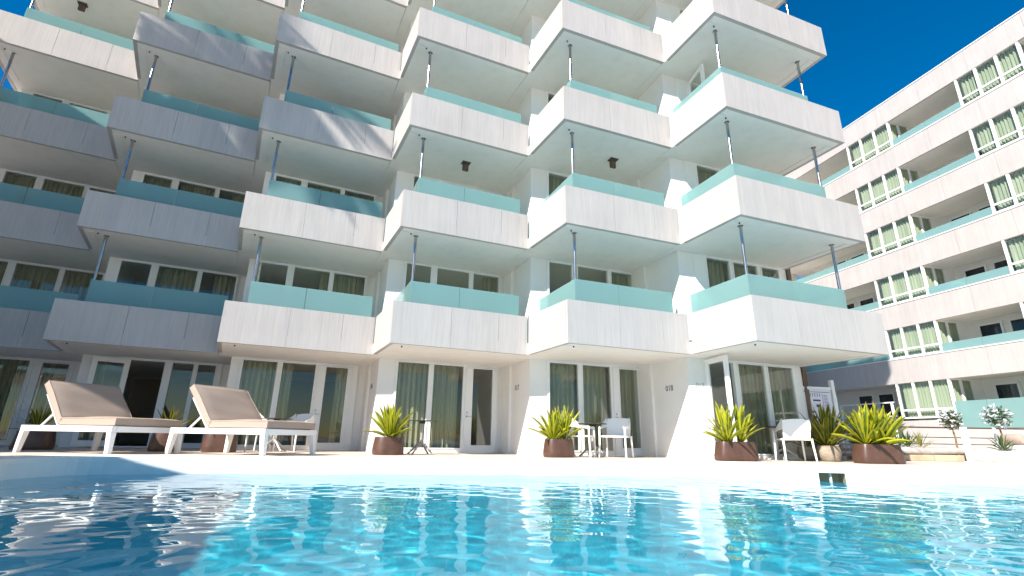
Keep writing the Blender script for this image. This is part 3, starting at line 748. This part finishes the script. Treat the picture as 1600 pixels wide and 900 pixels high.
def palm(crown, base_off, fl, label, seed):
    """crown: world point of the crown's heart; the trunk leans from its base up to it"""
    rnd = random.Random(seed); bx, by = crown.x+base_off[0], crown.y+base_off[1]; height = crown.z
    t = thing('palm_tree', label, 'palm', (bx, by, 0), 0, 'palms left of the pool')
    def tp(q): return Vector((-base_off[0]*q*q, -base_off[1]*q*q, height*q))
    mb = MB(); mb.tube([tp(q) for q in np.linspace(0, 1, 14)], [0.19-0.06*i/13 for i in range(14)], 10)
    mb.build('trunk', 'bark', t, smooth=True)
    top = tp(1.0); mb = MB()
    for i in range(46):
        az = i*2.39996+rnd.uniform(-0.3, 0.3); el = rnd.uniform(-0.75, 1.35); Lf = fl*rnd.uniform(0.8, 1.1)
        d = Vector((math.cos(az)*math.cos(el), math.sin(az)*math.cos(el), math.sin(el))); p = top.copy(); pts = [p.copy()]
        for s_ in range(14): d = (d+Vector((0, 0, -0.075))).normalized(); p = p+d*Lf/14; pts.append(p.copy())
        mb.tube(pts, [0.022*(1-i2/16) for i2 in range(15)], 4)
        for s_ in range(2, 56):
            q = s_/56*14; i0 = min(int(q), 13); c_ = pts[i0].lerp(pts[i0+1], q-i0); dr = (pts[i0+1]-pts[i0]).normalized()
            sd2 = dr.cross(Vector((0, 0, 1)))
            if sd2.length < 1e-3: continue
            sd2.normalize(); ll = 0.55*math.sin(math.pi*min(1, s_/56*0.85+0.15))+0.08
            for sg in (-1, 1):
                tip = c_+(sd2*sg*0.8+dr*0.6+Vector((0, 0, -0.25))).normalized()*ll; wv = dr*0.022
                mb.add([c_-wv, c_+wv, tip], [(0, 1, 2)], [(0, 0), (1, 0), (0.5, 1)])
    mb.build('crown', 'palm_leaf', t)
    return t
S_ = Vector((-0.420, -0.647, 0.636)); H_ = Vector((0.839, -0.545, 0)); V_ = Vector((0.346, 0.533, 0.772))
def sunpos(u, v, t): return H_*u+V_*v+S_*t+Vector((0, 0, 0.36))
palm(sunpos(-13.2, 10.9, 10.5), (-0.3, 0.1), 2.5, 'tall palm nearest the zigzag hotel, with the straight trunk', 3)
palm(sunpos(-12.0, 10.7, 12.5), (-1.3, 0.8), 2.4, 'tall palm leaning over the pool from beside the left building', 9)

# ------------------------------------------------------------------ furniture
def make_lounger(label, loc, rz):
    """origin at the near foot corner; +x towards the head (left in the photo), +y to the far side"""
    L_, W_, h = 2.12, 1.42, 0.47
    t = thing('sun_lounger', label, 'sun lounger', loc, rz, 'sun loungers on the pool edge')
    mb = MB(); rw = 0.085; rh = 0.10
    mb.box(0, L_, 0, rw, h-rh, h); mb.box(0, L_, W_-rw, W_, h-rh, h); mb.box(0, rw, rw+0.002, W_-rw-0.002, h-rh, h); mb.box(L_-rw, L_, rw+0.002, W_-rw-0.002, h-rh, h)
    for q in range(9): mb.box(0.16+q*0.14, 0.24+q*0.14, rw-0.01, W_-rw+0.01, h-0.05, h-0.03)
    mb.build('frame', 'white_metal', t, bevel=0.006)
    for (x, y) in ((0.0, 0.0), (L_, 0.0), (0.0, W_), (L_, W_)):
        sx = 1 if x == 0 else -1; sy = 1 if y == 0 else -1; mb = MB()
        tw, bw = 0.10, 0.075
        vs = [(x, y, h-rh), (x+sx*tw, y, h-rh), (x+sx*tw, y+sy*tw, h-rh), (x, y+sy*tw, h-rh)]
        ox = -sx*0.03
        vs2 = [(x+ox, y, 0), (x+ox+sx*bw, y, 0), (x+ox+sx*bw, y+sy*bw, 0), (x+ox, y+sy*bw, 0)]
        mb.add(vs2+vs, [(0, 1, 2, 3), (4, 5, 6, 7), (0, 1, 5, 4), (1, 2, 6, 5), (2, 3, 7, 6), (3, 0, 4, 7)]); mb.build('leg', 'white_metal', t, bevel=0.005)
    hx = 1.30; ang = R(50); bl = 0.86
    # back support frame
    mb = MB(); Mb = Matrix.Translation((hx+0.02, 0, h-0.03)) @ Matrix.Rotation(-ang, 4, 'Y')
    mb.box(0, bl-0.10, 0.07, 0.13, -0.02, 0.02, Mb); mb.box(0, bl-0.10, W_-0.13, W_-0.07, -0.02, 0.02, Mb)
    for q in range(6): mb.box(0.05+q*0.13, 0.12+q*0.13, 0.131, W_-0.131, -0.015, 0.01, Mb)
    for y in (0.10, W_-0.10):
        pa = Mb @ Vector((0.33, y, -0.02)); mb.tube([pa, (L_-0.28, y, h-0.06)], 0.02, 6)
    mb.build('back_frame', 'white_metal', t)
    # seat cushion with a slight crown and rounded edges
    def cushion(lx, wy, th, M, name, sag):
        nx, ny = 18, 12; mb = MB(); rings = []
        bm = MB(); vs = []; fs = []
        prof = [(0.0, 0.0), (0.012, 0.0), (0.0, 0.18), (0.0, 0.5), (0.0, 0.82), (0.012, 1.0)]
        def pt(i, j, top):
            x = lx*i/nx; y = wy*j/ny; e_ = min(i, nx-i, j, ny-j); z = 0 if not top else th
            if e_ == 0: z = th*0.12 if not top else th*0.88
            if top: z += sag*math.sin(math.pi*i/nx)*math.sin(math.pi*j/ny)+0.006*math.sin(7*x+3*y)+0.004*math.sin(19*x-8*y)*math.sin(5*y)
            return M @ Vector((x, y, z))
        for top in (0, 1):
            o_ = len(vs)
            for i in range(nx+1):
                for j in range(ny+1): vs.append(pt(i, j, top))
            for i in range(nx):
                for j in range(ny):
                    a_ = o_+i*(ny+1)+j; fs.append((a_, a_+ny+1, a_+ny+2, a_+1))
        st = (nx+1)*(ny+1)
        bi = [i*(ny+1) for i in range(nx+1)]+[nx*(ny+1)+j for j in range(1, ny+1)]+[i*(ny+1)+ny for i in range(nx-1, -1, -1)]+[j for j in range(ny-1, 0, -1)]
        for a_, b2 in zip(bi, bi[1:]+bi[:1]): fs.append((a_, b2, b2+st, a_+st))
        bm.add(vs, fs); co = bm.build(name, 'cushion', t, smooth=True)
        pp = MB(); per = [vs[b2+st] for b2 in bi]; pp.tube(per+[per[0]], 0.007, 5, cap=False); per = [vs[b2] for b2 in bi]; pp.tube(per+[per[0]], 0.007, 5, cap=False)
        pp.build('piping', 'cushion', co, smooth=True)
    cushion(hx-0.02, W_-0.10, 0.145, Matrix.Translation((0.02, 0.05, h+0.002)), 'seat_cushion', 0.025)
    cushion(bl+0.05, W_-0.10, 0.145, Matrix.Translation((hx+0.04, 0.05, h+0.02)) @ Matrix.Rotation(-ang, 4, 'Y') @ Matrix.Translation((0.0, 0, 0.0)), 'back_cushion', 0.02)
    return t
make_lounger('taupe cushioned white sun lounger nearest the left edge, in front of the open glass door', (-6.40, 10.12, 0), R(165.5))
make_lounger('taupe cushioned white sun lounger second from left, in front of the curtained window', (-3.86, 10.32, 0), R(164))

ls = thing('lounge_seat', 'low white seat with a tan bolster at the right edge beside the white planter box', 'seat', (12.75, 13.0, 0), R(-5))
mb = MB(); mb.box(-0.22, 0.9, -0.3, 0.3, 0.30, 0.42); mb.build('seat', 'white_metal', ls, bevel=0.012)
for x_ in (-0.15, 0.8):
    mb = MB(); mb.box(x_-0.04, x_+0.04, -0.26, 0.26, 0, 0.299); mb.build('leg', 'white_metal', ls)
mb = MB(); mb.tube([(0.02, -0.28, 0.56), (0.02, -0.2, 0.56), (0.02, 0.2, 0.56), (0.02, 0.28, 0.56)], [0.10, 0.135, 0.135, 0.10], 16); mb.build('bolster', 'cushion', ls, smooth=True)

def make_chair(label, loc, rz):
    t = thing('armchair', label, 'chair', loc, rz, 'white plastic chairs by the rooms'); w = 0.27; t.scale = (1.12, 1.08, 1.06)
    mb = MB(); mb.box(-w+0.03, w-0.03, -0.24, 0.24, 0.415, 0.45); mb.build('seat', 'white_plastic', t, bevel=0.012)
    def sheet(rows, th, name):
        vs = []; fs = []; nc = len(rows[0])
        for r_ in rows:
            for p in r_: vs.append(Vector(p))
        N = len(vs)
        off = []
        for i in range(len(rows)):
            for j in range(nc):
                a_ = Vector(rows[min(i+1, len(rows)-1)][j])-Vector(rows[max(i-1, 0)][j]); b2 = Vector(rows[i][min(j+1, nc-1)])-Vector(rows[i][max(j-1, 0)])
                off.append(a_.cross(b2).normalized()*th)
        vs2 = [v+o_ for v, o_ in zip(vs, off)]
        def id(i, j): return i*nc+j
        for i in range(len(rows)-1):
            for j in range(nc-1):
                fs.append((id(i, j), id(i, j+1), id(i+1, j+1), id(i+1, j))); fs.append(tuple(N+q for q in (id(i, j), id(i+1, j), id(i+1, j+1), id(i, j+1))))
        bi = [id(0, j) for j in range(nc)]+[id(i, nc-1) for i in range(1, len(rows))]+[id(len(rows)-1, j) for j in range(nc-2, -1, -1)]+[id(i, 0) for i in range(len(rows)-2, 0, -1)]
        for a_, b2 in zip(bi, bi[1:]+bi[:1]): fs.append((a_, b2, b2+N, a_+N))
        mb = MB(); mb.add(vs+vs2, fs); return mb.build(name, 'white_plastic', t, smooth=True)
    rows = []
    for i in range(9):
        s_ = i/8; z = 0.43+0.41*s_; y = 0.235+0.075*s_; hw = w-0.03+0.012*math.sin(math.pi*s_)
        rows.append([(hw*q, y-0.035*abs(q)**2, z-(0.02*q*q if i == 8 else 0)) for q in np.linspace(-1, 1, 11)])
    sheet(rows, 0.016, 'backrest')
    for sx in (-1, 1):
        rows = []
        for i in range(11):
            s_ = i/10; y = 0.25-0.50*s_; zt_ = 0.84-0.20*min(1, s_*1.6)**0.8; zl = zt_-0.05-0.14*max(0, 1-s_*1.8)
            x = sx*(w-0.02+0.035*math.sin(math.pi*min(1, s_*1.1))); rows.append([(x, y, zl+(zt_-zl)*q/3) for q in range(4)])
        sheet(rows, 0.02, 'armrest')
        for (y0, y1, ztp) in ((-0.235, -0.26, 0.62), (0.23, 0.29, 0.45)):
            mb = MB(); x = sx*(w-0.005); mb.tube([(x, y0, ztp), (x, (y0*2+y1)/3, 0.3), (x+sx*0.012, y1, 0)], [0.022, 0.02, 0.016], 8); mb.build('leg', 'white_plastic', t, smooth=True)
    return t
def make_table(label, loc, rz):
    t = thing('bistro_table', label, 'table', loc, rz, 'round bistro tables by the rooms')
    mb = MB(); mb.lathe([(0.0, 0.735), (0.34, 0.735), (0.347, 0.743), (0.34, 0.752), (0.0, 0.752)], 36, cap=False); mb.build('tabletop', 'table_top', t)
    mb = MB(); mb.box(-0.06, 0.06, -0.06, 0.06, 0.68, 0.734); mb.build('mount', 'black_plastic', t)
    mb = MB(); mb.lathe([(0.035, 0.68), (0.032, 0.5), (0.042, 0.26), (0.05, 0.2), (0.0, 0.16)], 16); mb.build('pedestal', 'grey_metal', t, smooth=True)
    for q in range(4):
        a_ = math.pi/4+q*math.pi/2; c_, s_ = math.cos(a_), math.sin(a_)
        mb = MB(); mb.tube([(0.03*c_, 0.03*s_, 0.25), (0.13*c_, 0.13*s_, 0.19), (0.27*c_, 0.27*s_, 0.06), (0.34*c_, 0.34*s_, 0.012)], [0.028, 0.026, 0.022, 0.02], 8); mb.build('leg', 'grey_metal', t, smooth=True)
    return t
def leaf(mb, base, az, el, L_, wd_, droop, rnd):
    d = Vector((math.cos(az)*math.cos(el), math.sin(az)*math.cos(el), math.sin(el))); p = Vector(base); pts = [p.copy()]; ds = [d.copy()]
    N = 7
    for i in range(N):
        d = (d+Vector((0, 0, -droop*(i+1)/N))).normalized(); p = p+d*L_/N; pts.append(p.copy()); ds.append(d.copy())
    sd2 = Vector((-math.sin(az), math.cos(az), 0)); tw = rnd.uniform(-0.7, 0.7)
    vs = []; uv = []; fs = []
    for i in range(N+1):
        t = i/N; wv = wd_*(0.35+0.65*min(1, t*3.0))*(1-(max(0, t-0.62)/0.38)**1.6) if t < 1 else 0.001
        up = sd2.cross(ds[i]).normalized(); s3 = (sd2*math.cos(tw)+up*math.sin(tw))
        nn = s3.cross(ds[i]).normalized(); c_ = pts[i]
        vs += [c_-s3*wv/2+nn*wv*0.16*-1, c_+nn*wv*0.10, c_+s3*wv/2-nn*wv*0.16]; uv += [(0, t), (0.5, t), (1, t)]
    for i in range(N):
        o_ = i*3; fs += [(o_, o_+1, o_+4, o_+3), (o_+1, o_+2, o_+5, o_+4)]
    mb.add(vs, fs, uv)
def foliage(parent, crowns, n_, L_, wd_, material, seed, stem=0.10):
    rnd = random.Random(seed); mb = MB()
    for (x, y, z) in crowns:
        for i in range(n_):
            t = (i+0.5)/n_; el = R(86)-(t**1.3)*R(64)+rnd.uniform(-0.12, 0.12); az = i*2.39996+rnd.uniform(-0.3, 0.3)
            leaf(mb, (x+0.03*math.cos(az), y+0.03*math.sin(az), z+stem*(1-t)*1.2), az, el, L_*(0.75+0.35*rnd.random())*(0.86+0.14*math.sin(math.pi*t)), wd_*rnd.uniform(0.8, 1.15), 0.04+0.16*t*rnd.random(), rnd)
    o_ = mb.build('foliage', material, parent, smooth=False); o_.data.polygons.foreach_set('use_smooth', [True]*len(o_.data.polygons))
    return o_
def planter(label, loc, rz, sx, sy, h, power, crowns, n_, L_, wd_, leafm, seed, potm='rust_pot', prof=None, name='planter'):
    t = thing(name, label, 'planter', loc, rz, 'potted plants along the terrace')
    pr = prof or [(0.90, 0.0), (0.965, 0.03), (1.0, 0.12), (0.985, 0.35), (0.93, 0.7), (0.885, 0.97), (0.875, 1.0), (0.83, 1.0), (0.82, 0.9)]
    mb = MB(); mb.lathe([(r_, z*h) for r_, z in pr], 48, sx, sy, power); mb.build('pot', potm, t, smooth=True)
    mb = MB(); k_ = pr[-1][0]; mb.lathe([(0.0, h*0.91), (k_*0.99, h*0.91), (k_*0.99, h*0.88)], 48, sx, sy, power); mb.build('soil', 'soil', t)
    foliage(t, [(x, y, h*0.9) for x, y in crowns], n_, L_, wd_, leafm, seed)
    return t
GA = R(22)
planter('small round rust planter with yellow green plant by the table under room 017', (-2.65, 11.35, 0), GA, 0.335, 0.30, 0.37, 2.6, [(0, 0), (0.06, 0.05)], 24, 0.72, 0.086, 'leaf_gold', 11)
planter('oval rust planter with two yellow green plants beside the white chairs', (1.10, 11.55, 0), GA, 0.345, 0.24, 0.385, 3.0, [(-0.14, 0), (0.15, 0.0)], 26, 0.74, 0.086, 'leaf_gold', 12)
planter('long rust trough with yellow plants in front of the open door of room 019', (4.85, 11.1, 0), R(12), 0.46, 0.22, 0.39, 4.0, [(-0.18, 0), (0.14, 0.0)], 26, 0.82, 0.10, 'leaf_gold', 13)
planter('long rust trough with the brightest yellow plants, rightmost of the planters', (7.78, 10.95, 0), R(8), 0.50, 0.24, 0.385, 4.5, [(-0.24, 0), (0.02, 0.03), (0.20, 0.0)], 25, 0.86, 0.115, 'leaf_gold', 14)
SP = [(0.62, 0.0), (0.80, 0.10), (0.98, 0.38), (1.0, 0.58), (0.93, 0.85), (0.90, 0.95), (0.93, 1.0), (0.85, 1.0), (0.82, 0.9)]
planter('round grey stone pot with darker green plant right of the white chair', (7.25, 11.75, 0), 0, 0.24, 0.24, 0.34, 2.0, [(-0.05, 0), (0.08, 0.03)], 30, 0.92, 0.085, 'leaf_mixed', 15, 'stone_pot', SP, 'stone_pot')
planter('smaller grey stone pot half hidden behind the white chair', (7.05, 12.25, 0), 0, 0.22, 0.22, 0.30, 2.0, [(0, 0)], 20, 0.62, 0.055, 'leaf_mixed', 16, 'stone_pot', SP, 'stone_pot')
planter('shaded rust planter behind the left lounger', (-9.85, 10.75, 0), GA, 0.34, 0.28, 0.38, 2.8, [(0, 0)], 26, 0.50, 0.05, 'leaf_mixed', 17)
planter('shaded round planter between the two loungers', (-7.35, 11.1, 0), GA, 0.30, 0.28, 0.37, 2.4, [(0, 0)], 24, 0.55, 0.05, 'leaf_mixed', 18)
planter('rust planter half hidden behind the second lounger', (-6.25, 11.2, 0), GA, 0.34, 0.28, 0.38, 2.8, [(0, 0)], 26, 0.60, 0.055, 'leaf_mixed', 19)
make_table('dark round bistro table beside the small round planter', (-2.05, 12.0, 0), 0.4)
make_table('dark round bistro table between the two white chairs', (1.95, 12.1, 0), 0.3)
make_table('bistro table behind the white chair seen from its back', (6.45, 12.15, 0), 0.2)
make_table('bistro table half hidden behind the second lounger', (-5.55, 12.2, 0), 0.2)
make_chair('white plastic armchair left of its table, behind the oval planter', (1.62, 11.75, 0), R(70))
make_chair('white plastic armchair right of its table, in front of the door of room 018', (2.45, 11.9, 0), R(-28))
make_chair('white plastic armchair seen from its back, beside the long trough planter', (6.3, 11.45, 0), R(172))
make_chair('white chair behind the second lounger, left of its table', (-6.05, 12.15, 0), R(60))
make_chair('white chair behind the second lounger, right of its table', (-5.15, 12.35, 0), R(-20))
make_chair('shaded white chair at the far left edge behind the lounger', (-12.5, 11.9, 0), R(30))

# notice board
sg = thing('notice_board', 'white notice board on posts with small dark print behind the dark green plant', 'sign', (7.93, 13.0, 0), R(10))
mb = MB(); mb.box(-0.42, 0.42, -0.02, 0.02, 0.755, 1.72); mb.build('panel', 'sign_white', sg)
for z in (0.68, 1.725):
    mb = MB(); mb.box(-0.46, 0.46, -0.03, 0.03, z, z+0.07); mb.build('rail', 'white_metal', sg)
for x in (-0.5, 0.5):
    mb = MB(); mb.box(x-0.045, x+0.045, -0.045, 0.045, 0, 1.98); mb.build('post', 'white_metal', sg)
mb = MB(); rnd = random.Random(4)
def ink(x0, x1, z0, z1): mb.box(x0, x1, -0.0235, -0.0205, z0, z1)
ink(-0.38, 0.38, 1.655, 1.668)
for q in range(7): x = -0.34+q*0.068; ink(x, x+0.012, 1.54, 1.62); ink(x+0.012, x+0.034, 1.605, 1.62)
ink(-0.13, 0.08, 1.43, 1.47); ink(-0.06, 0.06, 1.28, 1.35); ink(-0.30, -0.10, 1.14, 1.18); ink(-0.22, -0.10, 0.99, 1.06); ink(-0.36, 0.36, 0.92, 0.93)
ink(0.15, 0.158, 0.95, 1.62)
for q in range(16): z = 1.58-q*0.037; ink(0.19, 0.19+0.16*rnd.uniform(0.6, 1), z, z+0.010)
mb.build('print', 'sign_ink', sg)

# inflatables behind the annex rail
def inflatable(label, t_, z_, r_, col):
    p = A.T(t_, 0.35, z_); o_ = thing('pool_float', label, 'pool float', p, ANG, 'inflatables on the annex balcony')
    mb = MB(); mb.lathe([(r_*(0.72+0.28*math.cos(q)), 0.28*r_*math.sin(q)) for q in np.linspace(0, 2*math.pi, 17)], 28, cap=False)
    M = Matrix.Rotation(R(90), 4, 'Y'); mb.v = [tuple(M @ Vector(v)) for v in mb.v]
    mb.build('ring', col, o_, smooth=True); mb = MB(); mb.tube([(0, 0, r_*0.99), (0, 0, r_*1.07)], 0.02, 8); mb.build('valve', 'white_plastic', o_)
mat('float_blue', (0.02, 0.22, 0.62), 0.3); mat('float_pale', (0.45, 0.68, 0.66), 0.3)
inflatable('bright blue inflatable ring behind an aqua glass rail of the side wing', 18.35, ZB+3.13, 0.30, 'float_blue')
inflatable('pale aqua inflatable ring beside the blue one behind the glass rail', 17.65, ZB+3.14, 0.30, 'float_pale')
# garden strip in front of the annex
def loft_log(name, label, cat, x0, y0, x1, y1, z, r_, material):
    o_ = thing(name, label, cat, ((x0+x1)/2, (y0+y1)/2, 0)); mb = MB(); c_ = Vector(((x0+x1)/2, (y0+y1)/2, 0))
    pts = [Vector((x0+(x1-x0)*t, y0+(y1-y0)*t, z+0.01*math.sin(9*t)))-c_ for t in np.linspace(0, 1, 14)]
    mb.tube(pts, [r_*(0.75 if i in (0, 13) else 1)*(1+0.05*math.sin(i*2.1)) for i in range(14)], 12); mb.build('trough', material, o_, smooth=True); return o_
def at_px(px, d):           # ground point in image column px at forward distance d
    return ((px-800)/771.0*d*1.0, d/0.956)
bl_ = thing('garden_step', 'low tan stone step running behind the rightmost planter', 'step', (11.0, 13.6, 0), R(-3))
mb = MB(); rnd = random.Random(2); x = -3.0
while x < 2.0:
    w = rnd.uniform(0.5, 0.9); mb.box(x, x+w-0.015, -0.2, 0.25, 0, 0.15+rnd.uniform(-0.01, 0.01)); x += w
mb.build('stones', 'tan_stone', bl_, bevel=0.015)
lg = loft_log('stone_trough', 'long low grey stone trough under the left flowering tree', 'trough', 9.6, 13.95, 12.6, 13.95, 0.24, 0.11, 'grey_stone')
foliage(lg, [(-0.55, 0, 0.30), (-0.30, 0.02, 0.30)], 26, 0.46, 0.026, 'leaf_green', 31); foliage(lg, [(0.02, 0, 0.30)], 30, 0.40, 0.02, 'leaf_mixed', 32)
def topiary(label, loc, hz, r_, seed):
    rnd = random.Random(seed); t = thing('flowering_tree', label, 'tree', loc, 0, 'small white flowering standards in the garden')
    mb = MB(); mb.tube([(0, 0, 0), (0.02, 0, hz*0.5), (-0.01, 0.01, hz-r_*0.5)], [0.028, 0.022, 0.018], 7)
    for q in range(4):
        a_ = q*1.7; mb.tube([(0, 0, hz-r_*0.8), (0.5*r_*math.cos(a_), 0.5*r_*math.sin(a_), hz)], [0.014, 0.007], 5)
    mb.build('trunk', 'bark', t)
    ml = MB(); mf = MB()
    for q in range(420):
        d = Vector((rnd.gauss(0, 1), rnd.gauss(0, 1), rnd.gauss(0, 0.9))).normalized(); p = Vector((0, 0, hz))+d*r_*rnd.uniform(0.45, 1.0)
        a_ = rnd.uniform(0, 6.28); e = rnd.uniform(-0.5, 0.9); leaf(ml, p, a_, e, 0.075, 0.03, 0.1, rnd)
    for q in range(46):
        d = Vector((rnd.gauss(0, 1), rnd.gauss(0, 1), rnd.gauss(0, 0.9))).normalized(); p = Vector((0, 0, hz))+d*r_*rnd.uniform(0.85, 1.05)
        for s_ in range(9):
            a_ = rnd.uniform(0, 6.28); leaf(mf, p+Vector((rnd.uniform(-.03, .03), rnd.uniform(-.03, .03), rnd.uniform(-.03, .03))), a_, rnd.uniform(-0.3, 1.2), 0.045, 0.034, 0.1, rnd)
    ml.build('crown', 'leaf_green', t); mf.build('blossom', 'white_petal', t)
topiary('small round tree with white flowers left of the white post', (12.05, 13.9, 0.12), 0.95, 0.27, 21)
topiary('small round tree with white flowers right of the white post', (13.2, 13.75, 0.12), 1.02, 0.30, 22)
mat('rail_brown', (0.07, 0.045, 0.035), 0.5)
rl = thing('garden_railing', 'low brown horizontal rails with white posts in front of the annex base', 'railing', (13, 14.6, 0))
for z in (0.42, 0.60, 0.86):
    mb = MB(); mb.box(-2.2, 3.5, -0.02, 0.02, z, z+(0.04 if z > 0.8 else 0.022)); mb.build('rail', 'rail_brown', rl)
for x in (-2.0, 0.8, 3.3):
    mb = MB(); mb.box(x-0.03, x+0.03, -0.06, -0.021, 0, 0.9); mb.build('post', 'white_metal', rl)
pb = thing('white_planter_box', 'long white planter box with a spiky green plant right of the white post', 'planter', (12.15, 12.9, 0))
mb = MB(); mb.box(-0.5, 0.42, -0.15, 0.15, 0.06, 0.28); mb.build('box', 'white_metal', pb, bevel=0.008)
mb = MB(); mb.box(-0.55, 0.9, -0.2, 0.2, 0, 0.059); mb.build('plinth', 'grey_stone', pb)
foliage(pb, [(0.18, 0, 0.28)], 24, 0.34, 0.04, 'leaf_green', 33)
wp = thing('white_post', 'slender white post with a foot plate between the two flowering trees', 'post', (11.45, 12.9, 0))
mb = MB(); mb.box(-0.05, 0.05, -0.05, 0.05, 0.02, 0.84); mb.build('shaft', 'white_metal', wp); mb = MB(); mb.box(-0.09, 0.12, -0.09, 0.09, 0.0, 0.02); mb.build('foot_plate', 'white_metal', wp)
wbn = thing('wooden_bench', 'weathered low wooden slat bench behind the rightmost planter', 'bench', (8.4, 12.9, 0))
for q in range(4):
    mb = MB(); mb.box(-0.9, 0.9, -0.2+q*0.11, -0.11+q*0.11, 0.36, 0.40); mb.build('slat', 'old_wood', wbn)
for x in (-0.75, 0.75):
    mb = MB(); mb.box(x-0.05, x+0.05, -0.18, 0.2, 0, 0.359); mb.build('leg', 'old_wood', wbn)
for z in (0.1, 0.22):
    mb = MB(); mb.box(-0.69, 0.69, -0.2, -0.17, z, z+0.07); mb.build('front_slat', 'old_wood', wbn)
tag(planter('dark leafy shrub behind the rightmost planter', (9.1, 13.2, 0), 0, 0.22, 0.2, 0.35, 2.0, [(-0.1, 0), (0.15, 0.1)], 30, 0.42, 0.09, 'leaf_green', 34, 'stone_pot', SP, 'potted_shrub'), cat='plant')
